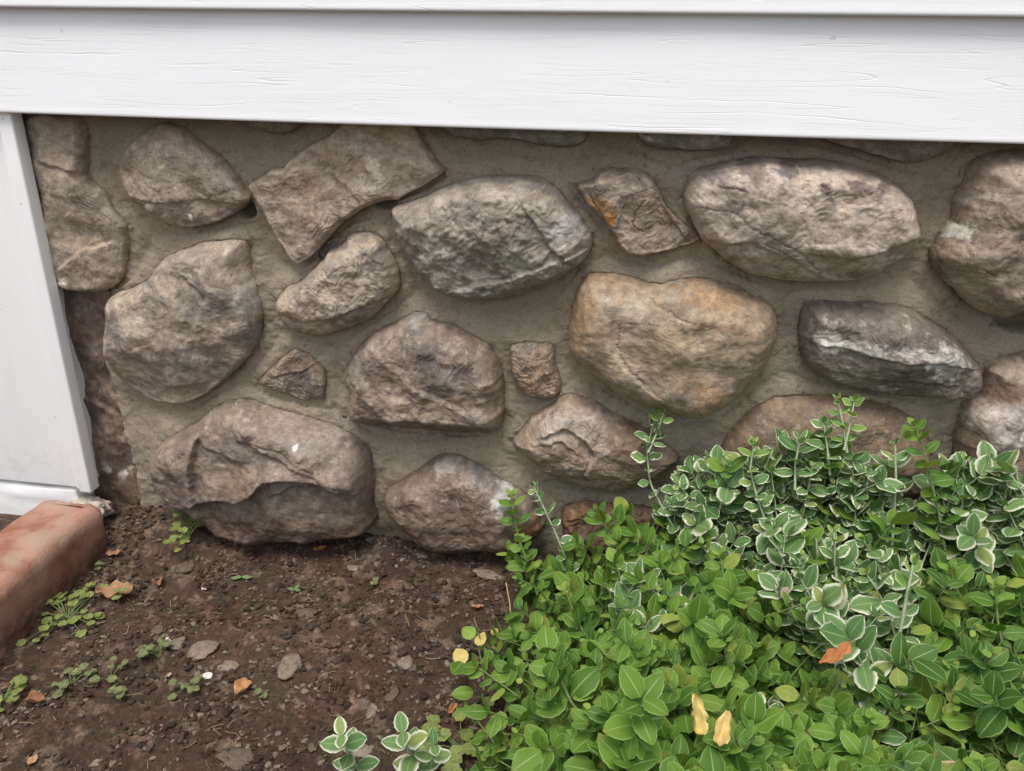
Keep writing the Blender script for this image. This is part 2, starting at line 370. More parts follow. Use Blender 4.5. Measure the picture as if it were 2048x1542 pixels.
# each: outline (px), centre, face height, rim width, lower-edge depth, colours, look, and marks
# steps: (polyline, amplitude) ; cuts: (px, py, angle of descent in degrees, slope) ; cracks: polylines ; patches: (px,py,rx,ry,angle,colour,strength)
STONES = [
 dict(o=[(62,232),(165,232),(178,330),(182,350),(205,368),(220,386),(231,414),(253,440),(257,479),(249,544),(233,567),(220,578),(187,583),(130,578),(112,560),(80,540),(55,480),(45,330)],
      h=.030,R=.012,te=.014,a=TAN,b=GREY,rough=.7,name='pale tan stone beside the white board, cracked across its top',
      steps=[([(95,325),(145,342),(179,350),(210,356)],.006),([(130,530),(168,500),(210,488)],-.006)],cuts=[(215,440,5,.45),(110,440,190,.25)],patches=[(130,565,14,12,0,(.5,.47,.42),.8),(97,455,8,12,0,(.5,.48,.44),.6)]),
 dict(o=[(309,254),(337,243),(368,248),(405,277),(441,308),(475,344),(493,373),(504,396),(488,412),(456,433),(420,448),(384,453),(350,450),(322,438),(303,425),(296,413),(275,407),(257,381),(246,355),(245,329),(257,303),(275,280)],
      h=.034,R=.012,te=.018,a=TAN,b=GREY,rough=.7,name='smooth rounded tan stone at the top left',cuts=[(470,380,20,.5),(300,330,200,.3),(390,430,95,.6)],steps=[([(260,395),(330,405),(400,398),(470,408)],.0025)],patches=[(383,435,4,8,0,(.62,.6,.55),1.)]),
 dict(o=[(501,369),(527,350),(555,331),(576,334),(584,321),(604,303),(636,280),(667,267),(700,232),(825,232),(838,256),(851,280),(869,306),(887,344),(848,370),(817,386),(796,399),(778,399),(765,402),(739,412),(724,417),(700,435),(682,446),(667,464),(636,497),(617,516),(592,529),(579,518),(566,495),(545,461),(527,425),(511,399),(502,381)],
      c=(640,405),h=.030,R=.006,te=.024,a=TAN,b=(.26,.22,.175),sharp=1,rough=.7,name='sharp-edged angular tan slab with a pointed lower tip',steps=[([(680,360),(725,400),(730,425)],.003)],cuts=[(840,340,30,.25),(560,470,140,.15)],patches=[(760,362,34,20,-20,(.31,.285,.25),.7),(750,328,14,12,30,(.40,.37,.31),.8),(720,290,14,22,30,(.33,.30,.25),.6)]),
 dict(o=[(786,414),(791,453),(804,492),(825,526),(848,554),(874,578),(905,591),(942,598),(973,599),(1012,595),(1064,580),(1105,562),(1141,541),(1173,513),(1184,487),(1183,466),(1167,440),(1147,414),(1126,388),(1105,365),(1077,350),(1038,347),(999,348),(960,350),(921,360),(885,373),(848,391),(810,402)],
      h=.060,R=.034,te=.020,a=(.215,.19,.16),b=(.16,.145,.125),rough=1.6,name='large rough grey boulder in the upper middle',
      steps=[([(1055,420),(1080,460),(1105,500),(1130,520)],.006),([(1190,500),(1100,525),(1030,555),(960,570),(900,585)],.005)],cuts=[(980,520,80,.30),(870,500,130,.35),(1130,480,35,.4),(960,400,265,.35)],patches=[(1140,450,30,40,40,(.26,.25,.25),.6),(1040,520,36,24,0,(.27,.26,.22),.7),(900,560,30,14,25,(.30,.27,.22),.7),(870,490,26,16,20,(.33,.31,.27),.7)]),
 dict(o=[(1156,368),(1167,360),(1186,357),(1201,337),(1219,331),(1250,334),(1271,331),(1294,344),(1310,360),(1320,381),(1333,412),(1357,435),(1380,453),(1390,469),(1401,479),(1375,490),(1336,500),(1302,508),(1271,513),(1250,505),(1240,495),(1230,474),(1214,446),(1193,422),(1178,412),(1165,389),(1154,376)],
      h=.034,R=.006,te=.020,a=(.235,.19,.15),b=GREY,sharp=1,name='small broken stone with an orange rust patch on its left edge',steps=[([(1150,372),(1190,362),(1235,352),(1262,335)],-.007),([(1318,370),(1330,420),(1370,475)],.006)],cracks=[[(1180,390),(1192,412),(1212,440)],[(1290,400),(1270,425),(1265,450),(1285,462),(1303,458)]],cuts=[(1290,440,15,.35)],
      patches=[(1187,402,12,18,-35,(.30,.17,.075),.8),(1212,415,15,26,-35,(.31,.18,.085),.8),(1222,436,8,14,-35,(.36,.16,.05),1.)]),
 dict(o=[(1367,396),(1375,365),(1385,344),(1414,328),(1487,313),(1533,310),(1596,313),(1658,316),(1705,329),(1751,348),(1792,369),(1820,397),(1832,432),(1838,466),(1832,482),(1823,500),(1798,519),(1767,538),(1736,556),(1705,562),(1658,562),(1596,561),(1549,556),(1502,547),(1479,537),(1453,520),(1416,490),(1401,474),(1388,448),(1375,422)],
      h=.062,R=.026,te=.022,a=LITE,b=(.25,.215,.185),name='large pale stone with purple-black blotches under the siding',
      cuts=[(1600,500,88,.85),(1450,480,120,.8),(1780,490,55,.9),(1600,345,270,.45)],steps=[([(1400,478),(1450,488),(1500,478),(1540,500),(1590,520),(1640,555)],.004),([(1630,505),(1700,515),(1760,500),(1830,478)],.006)],
      cracks=[[(1395,415),(1474,423),(1500,452),(1530,465),(1560,480),(1590,495),(1615,520),(1640,545)],[(1474,423),(1485,405)],[(1440,372),(1490,378)],[(1530,485),(1560,500),(1600,525)]],
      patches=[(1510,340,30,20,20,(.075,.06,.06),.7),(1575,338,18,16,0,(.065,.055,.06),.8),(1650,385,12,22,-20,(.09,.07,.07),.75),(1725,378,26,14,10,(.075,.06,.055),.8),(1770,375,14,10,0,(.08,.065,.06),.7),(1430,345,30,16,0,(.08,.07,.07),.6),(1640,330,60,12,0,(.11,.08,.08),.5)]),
 dict(o=[(1935,330),(1960,305),(2020,295),(2120,300),(2200,350),(2240,430),(2230,520),(2180,600),(2100,635),(2048,624),(2031,625),(2000,634),(1969,628),(1938,609),(1916,587),(1891,562),(1870,534),(1860,506),(1866,485),(1882,460),(1901,432),(1910,397),(1926,360)],
      h=.070,R=.040,te=.022,a=(.215,.175,.140),b=(.16,.13,.105),name='big rounded brown-grey boulder at the right edge',cracks=[[(1888,500),(1893,540),(1900,560)],[(1955,535),(1985,550)]],
      cuts=[(1900,520,190,.55),(2050,360,270,.4)],patches=[(1923,468,22,13,-25,(.44,.42,.38),1.),(1935,398,16,14,0,(.30,.29,.27),.6),(1940,575,24,12,20,(.32,.28,.23),.6),(1905,375,16,60,0,(.085,.075,.07),.7)]),
 dict(o=[(306,552),(324,523),(350,505),(384,492),(415,479),(446,476),(488,476),(497,492),(500,530),(512,565),(523,610),(523,640),(515,680),(495,715),(465,745),(430,775),(395,797),(360,806),(322,804),(292,791),(262,770),(227,736),(218,700),(220,640),(222,600),(240,582),(275,570)],
      h=.048,R=.024,te=.018,a=(.24,.20,.16),b=(.175,.155,.135),rough=.7,name='large grey oval boulder pitted on its left side',cuts=[(440,680,55,.45),(300,720,110,.4),(470,560,5,.4),(330,560,240,.4)],
      steps=[([(262,700),(290,750),(330,775),(400,770)],.004),([(380,560),(420,590),(400,640)],.004)],patches=[(400,600,50,60,10,(.12,.11,.10),.5),(280,640,40,60,0,(.30,.26,.21),.5),(485,600,24,40,0,(.30,.285,.26),.6),(275,750,12,26,-30,(.40,.37,.32),.6)]),
 dict(o=[(664,497),(690,482),(700,466),(726,459),(752,461),(768,472),(778,495),(791,518),(799,544),(795,580),(770,607),(741,636),(698,654),(662,665),(625,668),(589,658),(567,643),(556,618),(558,596),(579,570),(604,560),(625,540),(645,520)],
      c=(692,570),h=.046,R=.026,te=.018,a=(.27,.225,.175),b=(.19,.165,.14),rough=1.2,name='bean-shaped pale stone below the slab tip',cuts=[(690,630,85,.6),(740,500,290,.35)],steps=[([(570,628),(610,645),(680,630),(760,600)],.005)],patches=[(650,600,50,30,-20,(.33,.28,.22),.5)]),
 dict(o=[(785,644),(770,651),(741,669),(716,698),(701,723),(691,745),(698,770),(696,800),(701,829),(720,845),(756,858),(792,867),(843,870),(879,877),(916,876),(959,874),(988,860),(1005,838),(1008,806),(1007,764),(1001,731),(988,700),(967,676),(923,652),(879,635),(865,632),(858,622),(839,618),(814,629)],
      h=.058,R=.028,te=.020,a=(.185,.145,.115),b=(.125,.105,.09),name='large dark brown stone with a diagonal crack and a shadowed lower edge',cuts=[(850,835,88,1.5),(720,770,185,.45),(840,670,265,.5),(960,720,350,.35)],
      steps=[([(765,700),(800,730),(835,765),(880,790),(920,810),(960,830),(1000,832)],-.006),([(700,750),(730,790),(760,820)],.003)],cracks=[[(765,700),(800,732),(835,767),(880,790),(920,812),(965,832)]],
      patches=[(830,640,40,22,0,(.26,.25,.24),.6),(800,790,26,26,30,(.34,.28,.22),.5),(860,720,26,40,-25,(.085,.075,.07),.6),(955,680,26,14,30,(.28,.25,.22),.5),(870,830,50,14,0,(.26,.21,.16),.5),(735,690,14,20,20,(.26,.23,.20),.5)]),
 dict(o=[(520,763),(538,738),(564,716),(585,698),(600,693),(618,702),(636,720),(651,734),(652,763),(649,796),(625,796),(614,800),(589,792),(560,781),(534,771)],
      h=.022,R=.012,te=.010,a=(.165,.13,.10),b=(.12,.10,.085),sharp=.5,name='small dark wedge-shaped stone low on the left',cuts=[(630,750,10,.6),(590,780,110,.6)],steps=[([(560,750),(600,745),(650,720)],.003)]),
 dict(o=[(1022,689),(1035,680),(1062,678),(1099,682),(1109,700),(1110,719),(1118,746),(1120,776),(1110,791),(1088,796),(1065,791),(1046,783),(1031,764),(1022,742),(1020,712)],
      h=.026,R=.014,te=.014,a=(.21,.155,.115),b=(.14,.11,.09),rough=2.0,name='small rough brown stone left of the orange boulder',cuts=[(1050,780,120,.6)]),
 dict(o=[(1186,544),(1223,543),(1268,550),(1298,561),(1329,559),(1359,552),(1392,552),(1434,556),(1479,573),(1517,591),(1547,614),(1554,644),(1550,682),(1535,719),(1509,753),(1479,783),(1449,810),(1411,830),(1374,832),(1336,821),(1298,810),(1253,791),(1208,764),(1171,734),(1144,700),(1137,663),(1144,622),(1152,584),(1167,558)],
      h=.072,R=.046,te=.020,a=(.235,.185,.13),b=(.220,.185,.145),rough=.45,name='large smooth orange-brown heart-shaped boulder',cuts=[(1230,700,150,.4),(1480,660,20,.3),(1350,600,265,.35)],
      cracks=[[(1235,685),(1255,730),(1290,765),(1318,790)],[(1240,645),(1238,680)],[(1300,600),(1340,620),(1380,640)]],steps=[([(1225,640),(1225,700),(1270,750),(1320,792)],-.003)],
      patches=[(1410,790,50,36,-30,(.22,.125,.075),.6),(1500,630,60,60,0,(.235,.16,.10),.5),(1340,618,60,14,-20,(.14,.10,.07),.7),(1440,650,40,10,0,(.17,.115,.08),.8),(1160,640,28,70,10,(.22,.14,.07),.6),(1330,700,90,50,0,(.28,.225,.15),.6),(1365,795,16,14,0,(.14,.12,.11),.8),(1500,585,30,18,30,(.17,.12,.09),.7),(1230,570,60,22,0,(.20,.13,.08),.6),(1420,600,60,20,10,(.24,.14,.07),.6)]),
 dict(o=[(1610,602),(1640,597),(1700,598),(1760,600),(1810,610),(1850,630),(1890,658),(1930,698),(1955,730),(1958,760),(1942,783),(1900,793),(1850,790),(1780,785),(1720,775),(1660,760),(1625,740),(1603,715),(1597,680),(1600,640)],
      h=.058,R=.024,te=.020,a=(.135,.115,.100),b=(.10,.085,.075),name='long dark stone with a white streak, right of the orange boulder',cuts=[(1640,680,185,.7),(1770,735,95,.55),(1750,640,265,.5),(1900,720,60,.35)],
      steps=[([(1650,690),(1720,700),(1800,715),(1880,720),(1950,740)],.005),([(1620,735),(1700,750),(1800,760),(1900,770)],.003)],
      patches=[(1660,680,26,20,30,(.44,.42,.39),.8),(1720,690,50,14,8,(.42,.40,.38),.7),(1830,700,60,13,10,(.34,.32,.30),.6),(1890,720,40,30,40,(.36,.345,.33),.7),(1700,740,60,10,10,(.26,.23,.2),.5)]),
 dict(o=[(1440,905),(1450,872),(1480,835),(1520,802),(1560,786),(1620,783),(1680,785),(1740,795),(1790,812),(1830,835),(1850,862),(1860,900),(1850,950),(1820,1000),(1700,1030),(1560,1030),(1470,990),(1440,950)],
      h=.040,R=.035,te=.010,a=(.175,.125,.085),b=(.145,.11,.08),rough=.6,name='smooth reddish-brown stone behind the variegated shrub',cuts=[(1650,810,270,.25)]),
 dict(o=[(1975,722),(2048,695),(2120,700),(2200,740),(2230,820),(2210,900),(2120,960),(2000,980),(1920,960),(1905,900),(1912,850),(1925,800),(1955,780),(1965,750)],
      h=.055,R=.035,te=.015,a=(.20,.145,.11),b=(.15,.115,.095),name='brown stone with pale flaking at the right edge, above the shrub',
      patches=[(2000,850,50,60,30,(.33,.31,.30),.6),(2030,745,40,18,0,(.36,.31,.25),.6),(1950,900,20,60,0,(.14,.085,.055),.6),(2043,830,5,8,0,(.62,.58,.52),1.),(2037,860,3,14,0,(.62,.58,.52),1.),(2015,900,10,20,0,(.45,.44,.42),.6)]),
 dict(o=[(1028,876),(1046,851),(1073,821),(1103,802),(1133,781),(1163,787),(1193,798),(1223,817),(1261,836),(1298,858),(1329,881),(1352,900),(1356,919),(1336,938),(1298,962),(1261,977),(1223,979),(1186,973),(1148,968),(1110,953),(1084,935),(1054,908),(1031,892)],
      h=.046,R=.026,te=.018,a=(.215,.165,.13),b=(.17,.13,.10),name='pointed oval brown stone with a wrinkled hollow',cuts=[(1250,850,300,.4),(1180,940,100,.6),(1100,840,215,.35)],
      steps=[([(1100,860),(1130,845),(1170,870),(1190,900),(1175,930)],.006),([(1090,880),(1125,870),(1150,890)],.004)],patches=[(1110,850,26,40,40,(.30,.27,.245),.7),(1175,850,40,40,0,(.25,.225,.205),.5),(1270,890,60,30,30,(.145,.095,.06),.6),(1175,938,4,4,0,(.6,.6,.58),1.)]),
 dict(o=[(318,940),(321,915),(334,878),(366,857),(399,839),(431,813),(460,797),(486,792),(534,801),(567,812),(603,824),(640,836),(676,847),(705,861),(727,883),(741,909),(747,952),(746,996),(752,1025),(750,1042),(730,1058),(600,1068),(500,1066),(455,1055),(428,1035),(400,1012),(370,998),(345,985),(325,965)],
      h=.075,R=.024,te=.022,a=(.165,.13,.105),b=(.125,.105,.09),name='wide dark ledge-like boulder at the bottom left, cracked and stained with soil',
      cuts=[(480,850,275,.5),(350,920,195,.4),(700,880,20,.4)],
      steps=[([(400,1000),(440,985),(500,985),(525,970),(545,945),(600,940),(650,955),(700,980),(745,1000)],.022),([(400,880),(395,920),(395,960),(405,1000)],-.012),([(460,820),(480,870),(530,890),(600,920),(660,950),(740,985)],.004),([(560,975),(600,960),(650,965)],.006)],
      cracks=[[(385,840),(400,880),(392,930),(398,980)],[(480,840),(500,875),(560,890),(640,930)]],
      patches=[(600,870,90,36,15,(.20,.17,.145),.7),(490,950,50,30,-20,(.12,.075,.05),.6),(600,885,4,6,0,(.62,.62,.58),1.),(520,1040,120,26,0,(.08,.055,.042),.6),(650,1020,50,24,20,(.19,.165,.14),.5)]),
 dict(o=[(770,988),(781,970),(807,952),(836,934),(865,916),(887,903),(908,901),(934,909),(967,930),(1000,950),(1030,965),(1058,985),(1084,1020),(1092,1042),(1082,1062),(1060,1082),(1035,1092),(980,1098),(900,1096),(840,1082),(810,1062),(787,1038),(772,1015)],
      h=.052,R=.030,te=.016,a=(.165,.125,.10),b=(.13,.10,.085),name='round brown stone with whitish bloom, half sunk in the soil',cuts=[(890,930,250,.5),(1030,990,320,.4)],
      patches=[(1005,1000,22,40,10,(.40,.40,.40),.8),(960,960,40,26,30,(.22,.20,.19),.6),(1060,1060,26,24,0,(.22,.10,.045),.8),(890,940,30,14,-20,(.26,.24,.23),.6)]),
 dict(o=[(1126,1012),(1156,998),(1223,998),(1280,1003),(1329,1013),(1400,1030),(1420,1080),(1340,1115),(1200,1120),(1140,1105),(1125,1060)],
      h=.025,R=.016,te=.008,a=(.20,.11,.062),b=(.13,.085,.06),rough=1.8,name='rough rusty-brown stone low behind the green shrub',cuts=[]),
 dict(o=[(885,225),(1150,232),(1178,250),(1165,283),(1125,291),(1080,288),(1040,279),(1005,275),(960,278),(900,265)],h=.020,R=.010,te=.012,a=(.20,.19,.18),b=(.15,.15,.145),name='stone tucked under the siding above the grey boulder'),
 dict(o=[(1268,245),(1275,268),(1290,286),(1340,297),(1440,299),(1462,280),(1458,238),(1280,235)],h=.020,R=.010,te=.012,a=(.20,.19,.18),b=(.15,.15,.145),name='stone tucked under the siding above the pale blotched stone',patches=[(1290,275,14,5,20,(.45,.45,.43),.8),(1410,265,26,14,0,(.33,.33,.32),.5)]),
 dict(o=[(1600,240),(1650,278),(1720,300),(1780,318),(1825,322),(1870,312),(1900,295),(1912,240)],h=.024,R=.010,te=.016,a=(.20,.18,.165),b=(.15,.14,.13),name='stone tucked under the siding at the right, its rounded bottom showing'),
 dict(o=[(480,222),(602,230),(590,257),(560,266),(530,262),(490,250)],h=.018,R=.008,te=.010,a=(.20,.18,.165),b=(.15,.14,.13),name='stone fragment under the siding beside the slab'),
 dict(o=[(112,586),(222,588),(225,700),(262,762),(276,790),(282,850),(278,960),(292,1000),(250,1045),(180,1030),(120,900)],
      h=.004,R=.012,te=-.004,base=.004,a=(.17,.125,.10),b=(.105,.08,.07),name='recessed dark reddish stone beside the white board, flecked with white paint',steps=[([(140,790),(190,805),(240,840),(262,870)],-.006)],
      patches=[(212,940,10,6,0,(.55,.53,.50),.9),(240,955,16,8,-25,(.58,.56,.53),.95),(262,925,4,9,0,(.58,.56,.53),.9),(222,980,9,7,0,(.55,.53,.50),.8),(255,940,12,6,-20,(.55,.53,.5),.8),(255,800,14,40,0,(.19,.11,.07),.6)]),
 dict(o=[(1772,990),(1900,975),(1960,1060),(1900,1110),(1760,1110)],h=.026,R=.014,te=.010,a=(.19,.165,.15),b=(.14,.12,.11),name='grey stone seen through the gap between the shrubs'),
 dict(o=[(640,506),(655,488),(668,478),(676,488),(668,503),(648,518)],h=.006,R=.006,te=.002,a=(.13,.12,.11),b=(.10,.09,.085),name='tiny dark stone wedged under the slab tip'),
 dict(o=[(1465,1015),(1700,1045),(1745,1110),(1600,1150),(1450,1120)],h=.03,R=.02,te=.01,a=GREY,b=DARK,name='grey stone hidden low behind the shrubs'),
 dict(o=[(1975,1010),(2150,1000),(2220,1080),(2100,1150),(1975,1120)],h=.03,R=.02,te=.01,a=GREY,b=BRN,name='brown stone hidden low behind the right shrub'),
 dict(o=[(2270,640),(2400,600),(2520,680),(2500,860),(2360,900),(2260,800)],h=.05,R=.03,te=.02,a=GREY,b=DARK,name='grey stone past the brown stone'),
 dict(o=[(2280,380),(2420,330),(2540,420),(2500,560),(2360,580),(2290,500)],h=.05,R=.03,te=.02,a=TAN,b=GREY,name='tan stone past the big boulder'),
]

def catmull(P, per=8, tens=.5):
    P = np.asarray(P, float); n = len(P); out = []
    for i in range(n):
        p0, p1, p2, p3 = P[i - 1], P[i], P[(i + 1) % n], P[(i + 2) % n]
        for t in np.arange(per) / per:
            out.append(.5 * ((2 * p1) + (-p0 + p2) * t * tens * 2 + (2 * p0 - 5 * p1 + 4 * p2 - p3) * t * t * tens * 2 * .5 * 2 * .5 + (-p0 + 3 * p1 - 3 * p2 + p3) * t ** 3 * .5 * 2) if False else
                       .5 * ((2 * p1) + (-p0 + p2) * t + (2 * p0 - 5 * p1 + 4 * p2 - p3) * t * t + (-p0 + 3 * p1 - 3 * p2 + p3) * t ** 3))
    return np.array(out)
def resample(P, n):
    Q = np.vstack([P, P[:1]]); s = np.r_[0, np.cumsum(np.linalg.norm(np.diff(Q, axis=0), axis=1))]
    t = np.linspace(0, s[-1], n, endpoint=False)
    return np.stack([np.interp(t, s, Q[:, 0]), np.interp(t, s, Q[:, 1])], 1)
def seg_dist(p, poly, closed=True):
    """distance, index, parameter, signed side of every point to a polyline"""
    A = poly; B = np.roll(poly, -1, 0) if closed else poly[1:]
    if not closed: A = poly[:-1]
    best = np.full(len(p), 1e9); bi = np.zeros(len(p), int); bt = np.zeros(len(p)); sg = np.zeros(len(p))
    for i in range(len(A)):
        d = B[i] - A[i]; L = d @ d + 1e-12; q = p - A[i]
        t = np.clip((q @ d) / L, 0, 1); e = q - t[:, None] * d
        dd = np.hypot(e[:, 0], e[:, 1]); m = dd < best
        best[m] = dd[m]; bi[m] = i; bt[m] = t[m]; sg[m] = np.sign(d[0] * q[m, 1] - d[1] * q[m, 0])
    return best, bi, bt, sg

wall = empty('stone_wall', (0, 0, 0), 'fieldstone foundation wall of rounded boulders set in tan mortar under the white siding', 'stone wall')
outl = []                                                       # for the mortar: outline in wall space + how high its mortar climbs
def to_wall(px, py, Y=-.012):
    w = on_y(px, py, Y); return np.array([w[0], w[2]])
def build_stone(k, s):
    base = s.get('base', 0.0)
    N = 480
    o = np.asarray(s['o'], float)
    if s.get('sharp', 0) >= 1:
        o2 = resample(o, N)
    else: o2 = resample(catmull(o), N)
    # outward normals in pixel space; up-facing edges sit at the mortar, down-facing ones stand proud
    tg = np.roll(o2, -6, 0) - np.roll(o2, 6, 0); tg /= np.linalg.norm(tg, axis=1)[:, None] + 1e-9
    area = np.sum(o2[:, 0] * np.roll(o2[:, 1], -1) - np.roll(o2[:, 0], -1) * o2[:, 1])
    nrm = np.stack([tg[:, 1], -tg[:, 0]], 1) * (1 if area > 0 else -1)
    down = .5 + .5 * nrm[:, 1]
    te = base * -1 + .004 + (s['te'] - .004) * np.clip(down * 1.15, 0, 1)
    kr = np.ones(17) / 17; te = np.convolve(np.r_[te[-8:], te, te[:8]], kr, 'valid')
    W2 = np.array([to_wall(x, y, -max(t, -.03)) for (x, y), t in zip(o2, te)])
    # small natural unevenness of the outline
    ang = np.linspace(0, 2 * np.pi, N, endpoint=False)
    jn = fbm(np.stack([W2[:, 0], W2[:, 0] * 0 + k, W2[:, 1]], 1), .014, 3, .55, seed=k)
    cw = W2.mean(0) if 'c' not in s else to_wall(*s['c'], -.02)
    rad = W2 - cw; rl = np.linalg.norm(rad, axis=1)
    amp = .0016 if not s.get('sharp') else .0011
    W2 = cw + rad * (1 + (jn * amp / rl))[:, None]
    outl.append((W2, te, down, base))
    J = N // 8                                                   # square rings: even cells all over the face, no pole
    ga, gb = [q_.ravel() for q_ in np.meshgrid(np.arange(-J, J + 1), np.arange(-J, J + 1), indexing='ij')]
    gr = np.maximum(np.abs(ga), np.abs(gb))
    gi = np.select([(ga == gr) & (gb < gr), (gb == gr) & (ga > -gr), (ga == -gr) & (gb > -gr)],
                   [gb + gr, 2 * gr + gr - ga, 4 * gr + gr - gb], 6 * gr + ga + gr)
    gt = np.where(gr > 0, gi / np.maximum(8 * gr, 1), 0) % 1.0 * N
    i0 = np.floor(gt).astype(int) % N; i1 = (i0 + 1) % N; fr = (gt - np.floor(gt))
    Wt = W2[i0] * (1 - fr)[:, None] + W2[i1] * fr[:, None]; te_t = te[i0] * (1 - fr) + te[i1] * fr
    qf = 1 - (1 - gr / J) ** 1.2
    P2 = cw + qf[:, None] * (Wt - cw)
    edge = gr == J; BI = np.where(edge)[0]; BI = BI[np.argsort(gi[BI])]
    d, bi, bt, _ = seg_dist(P2, W2[::3])
    d[edge] = 0
    # the edge depth blends towards the middle
    cm = W2.mean(0); Cv = np.cov((W2 - cm).T) * 2.1; Ci = np.linalg.inv(Cv); rel_ = P2 - cm
    ell = np.einsum('ij,jk,ik->i', rel_, Ci, rel_)
    rz = np.sqrt(Cv[1, 1])
    tgr = te.mean() + (te.max() - te.min()) * .5 * np.clip(-rel_[:, 1] / rz, -1, 1) * .8
    wed = np.exp(-d / .005)
    tsm = te_t * wed + (tgr * np.exp(-d / .03) + te.mean() * (1 - np.exp(-d / .03))) * (1 - wed)
    x = np.clip(d / s['R'], 0, 1)
    prof = (1 - (1 - x) ** 2.3) ** .62
    Hh = s['h'] - base
    h = tsm + (Hh - tsm) * prof
    # gentle overall dome
    rmax = d.max()
    h = h + .20 * s['h'] * (.45 - np.clip(ell, 0, 1.3)) * prof
    # planar cuts
    for (cx, cy, a, sl) in s.get('cuts', []):
        c2 = to_wall(cx, cy, -s['h'] * .7); a = math.radians(a); dr = np.array([math.cos(a), -math.sin(a)])
        pl = Hh * 1.0 - sl * ((P2 - c2) @ dr)
        kk = .004
        hh = np.clip(.5 + .5 * (pl - h) / kk, 0, 1)
        h = pl * (1 - hh) + h * hh - kk * hh * (1 - hh)
    h = np.maximum(h, tsm * .8 + .0 * h)
    P3 = np.stack([P2[:, 0], np.full(len(P2), k * .37), P2[:, 1]], 1)
    rg = s.get('rough', 1.0); fade = .25 + .75 * ss(0, .006, d)
    big = fbm(P3, .07, 2, .5, seed=k) * .0085
    med = fbm(P3, .022, 3, .55, seed=k + 3) * .0017 * rg
    rot = math.radians((k * 47) % 60 - 15)
    Pr = P3.copy(); Pr[:, 0] = (P3[:, 0] * math.cos(rot) + P3[:, 2] * math.sin(rot)) * .45; Pr[:, 2] = -P3[:, 0] * math.sin(rot) + P3[:, 2] * math.cos(rot)
    Pr[:, 1] += fbm(P3, .05, 2, seed=k + 9) * .01
    rd = ridge(Pr, .011, 3, seed=k + 5)
    msk = ss(-.25, .35, fbm(P3, .05, 2, seed=k + 7))
    fine = (rd - .6) * .0006 * rg * (.25 + .9 * msk)
    fi2 = fbm(P3, .0045, 2, .6, seed=k + 11) * .00038 * rg
    # chipped ledges: quantised noise
    ch = fbm(P3, .045, 3, .5, seed=k + 13); lv = ch * 4.0; led = (np.floor(lv) + ss(.40, .60, lv - np.floor(lv))) / 4.0
    h = h + (big + med + fine + fi2 + led * .0052 * (.45 + .55 * rg)) * fade
    for pl, amp_ in s.get('steps', []):
        pw = resample_open(np.array([to_wall(a, b, -s['h'] * .8) for a, b in pl]), 24)
        wv = fbm(np.stack([P2[:, 0], P2[:, 0] * 0 + k, P2[:, 1]], 1), .012, 2, seed=k + 20) * .0022
        dd, ii, tt, sg = seg_dist(P2, pw, False)
        sdist = dd * sg + wv
        endw = np.where(((ii == 0) & (tt <= 0)) | ((ii == len(pw) - 2) & (tt >= 1)), np.exp(-dd / .012), 1.0)
        wdt = .0012
        L = .030
        up_ = .5 + .5 * np.tanh(sdist / wdt)
        h = h + amp_ * .8 * (up_ * np.exp(-np.maximum(sdist, 0) / L) - (1 - up_) * .5 * np.exp(-np.maximum(-sdist, 0) / L)) * endw * fade
    crk = np.zeros(len(P2))
    for pl in s.get('cracks', []):
        pw = resample_open(np.array([to_wall(a, b, -s['h'] * .8) for a, b in pl]), 24)
        pw = pw + rng.normal(size=pw.shape) * .0008
        dd, ii, tt, sg = seg_dist(P2, pw, False)
        g = np.exp(-(dd / .0008) ** 2); crk = np.maximum(crk, g)
        h = h - .0020 * g * fade
    # skirt going back into the mortar
    yy = -h
    verts = np.stack([P2[:, 0], yy, P2[:, 1]], 1)
    ringedge = verts[BI]
    back = base + .030
    sk = []
    dirc = (W2 - cw) / np.linalg.norm(W2 - cw, axis=1)[:, None]
    for j, (f, ins) in enumerate(((.25, .0006), (.5, .002), (.75, .0045), (1., .009))):
        r = ringedge.copy()
        r[:, 1] = ringedge[:, 1] * (1 - f) + back * f
        r[:, 0] -= dirc[:, 0] * ins * (.3 + down); r[:, 2] -= dirc[:, 1] * ins * (.3 + down)
        sk.append(r)
    V = np.vstack([verts] + sk)
    quads = grid_quads(2 * J + 1, 2 * J + 1)
    c0 = np.cross(V[quads[:, 1]] - V[quads[:, 0]], V[quads[:, 2]] - V[quads[:, 0]])[:, 1].sum()
    if c0 > 0: quads = quads[:, ::-1]
    n0 = len(verts); rings = [BI] + [n0 + j * N + np.arange(N) for j in range(4)]
    sq = np.vstack([np.stack([A_, np.roll(A_, -1), np.roll(B_, -1), B_], 1) for A_, B_ in zip(rings[:-1], rings[1:])])
    nn_ = np.cross(V[sq[:, 1]] - V[sq[:, 0]], V[sq[:, 2]] - V[sq[:, 0]])
    if (nn_[:N, 0] * dirc[:, 0] + nn_[:N, 2] * dirc[:, 1]).sum() < 0: sq = sq[:, ::-1]
    quads = np.vstack([quads, sq]); tr = None
    me = mesh_np('stone', V, quads, tr)
    # real colour: mineral mix, streaks, patches, dirt
    A3 = V.copy(); A3[:, 1] = A3[:, 1] * .6 + k * .37
    m = ss(-.4, .5, fbm(A3, .05, 4, .6, seed=k + 31))[:, None]
    col = np.array(s['a'])[None] * (1 - m) + np.array(s['b'])[None] * m
    vein = fbm(np.stack([A3[:, 0] * .5 + A3[:, 2] * .2, A3[:, 1], A3[:, 2] * 1.2], 1), .02, 4, .65, seed=k + 33)
    col = col * (1 + .26 * vein[:, None])
    rust = ss(.25, .8, fbm(A3, .04, 3, .6, seed=k + 35))[:, None] * .30
    col = col * (1 - rust) + col * np.array([1.18, .97, .78])[None] * rust
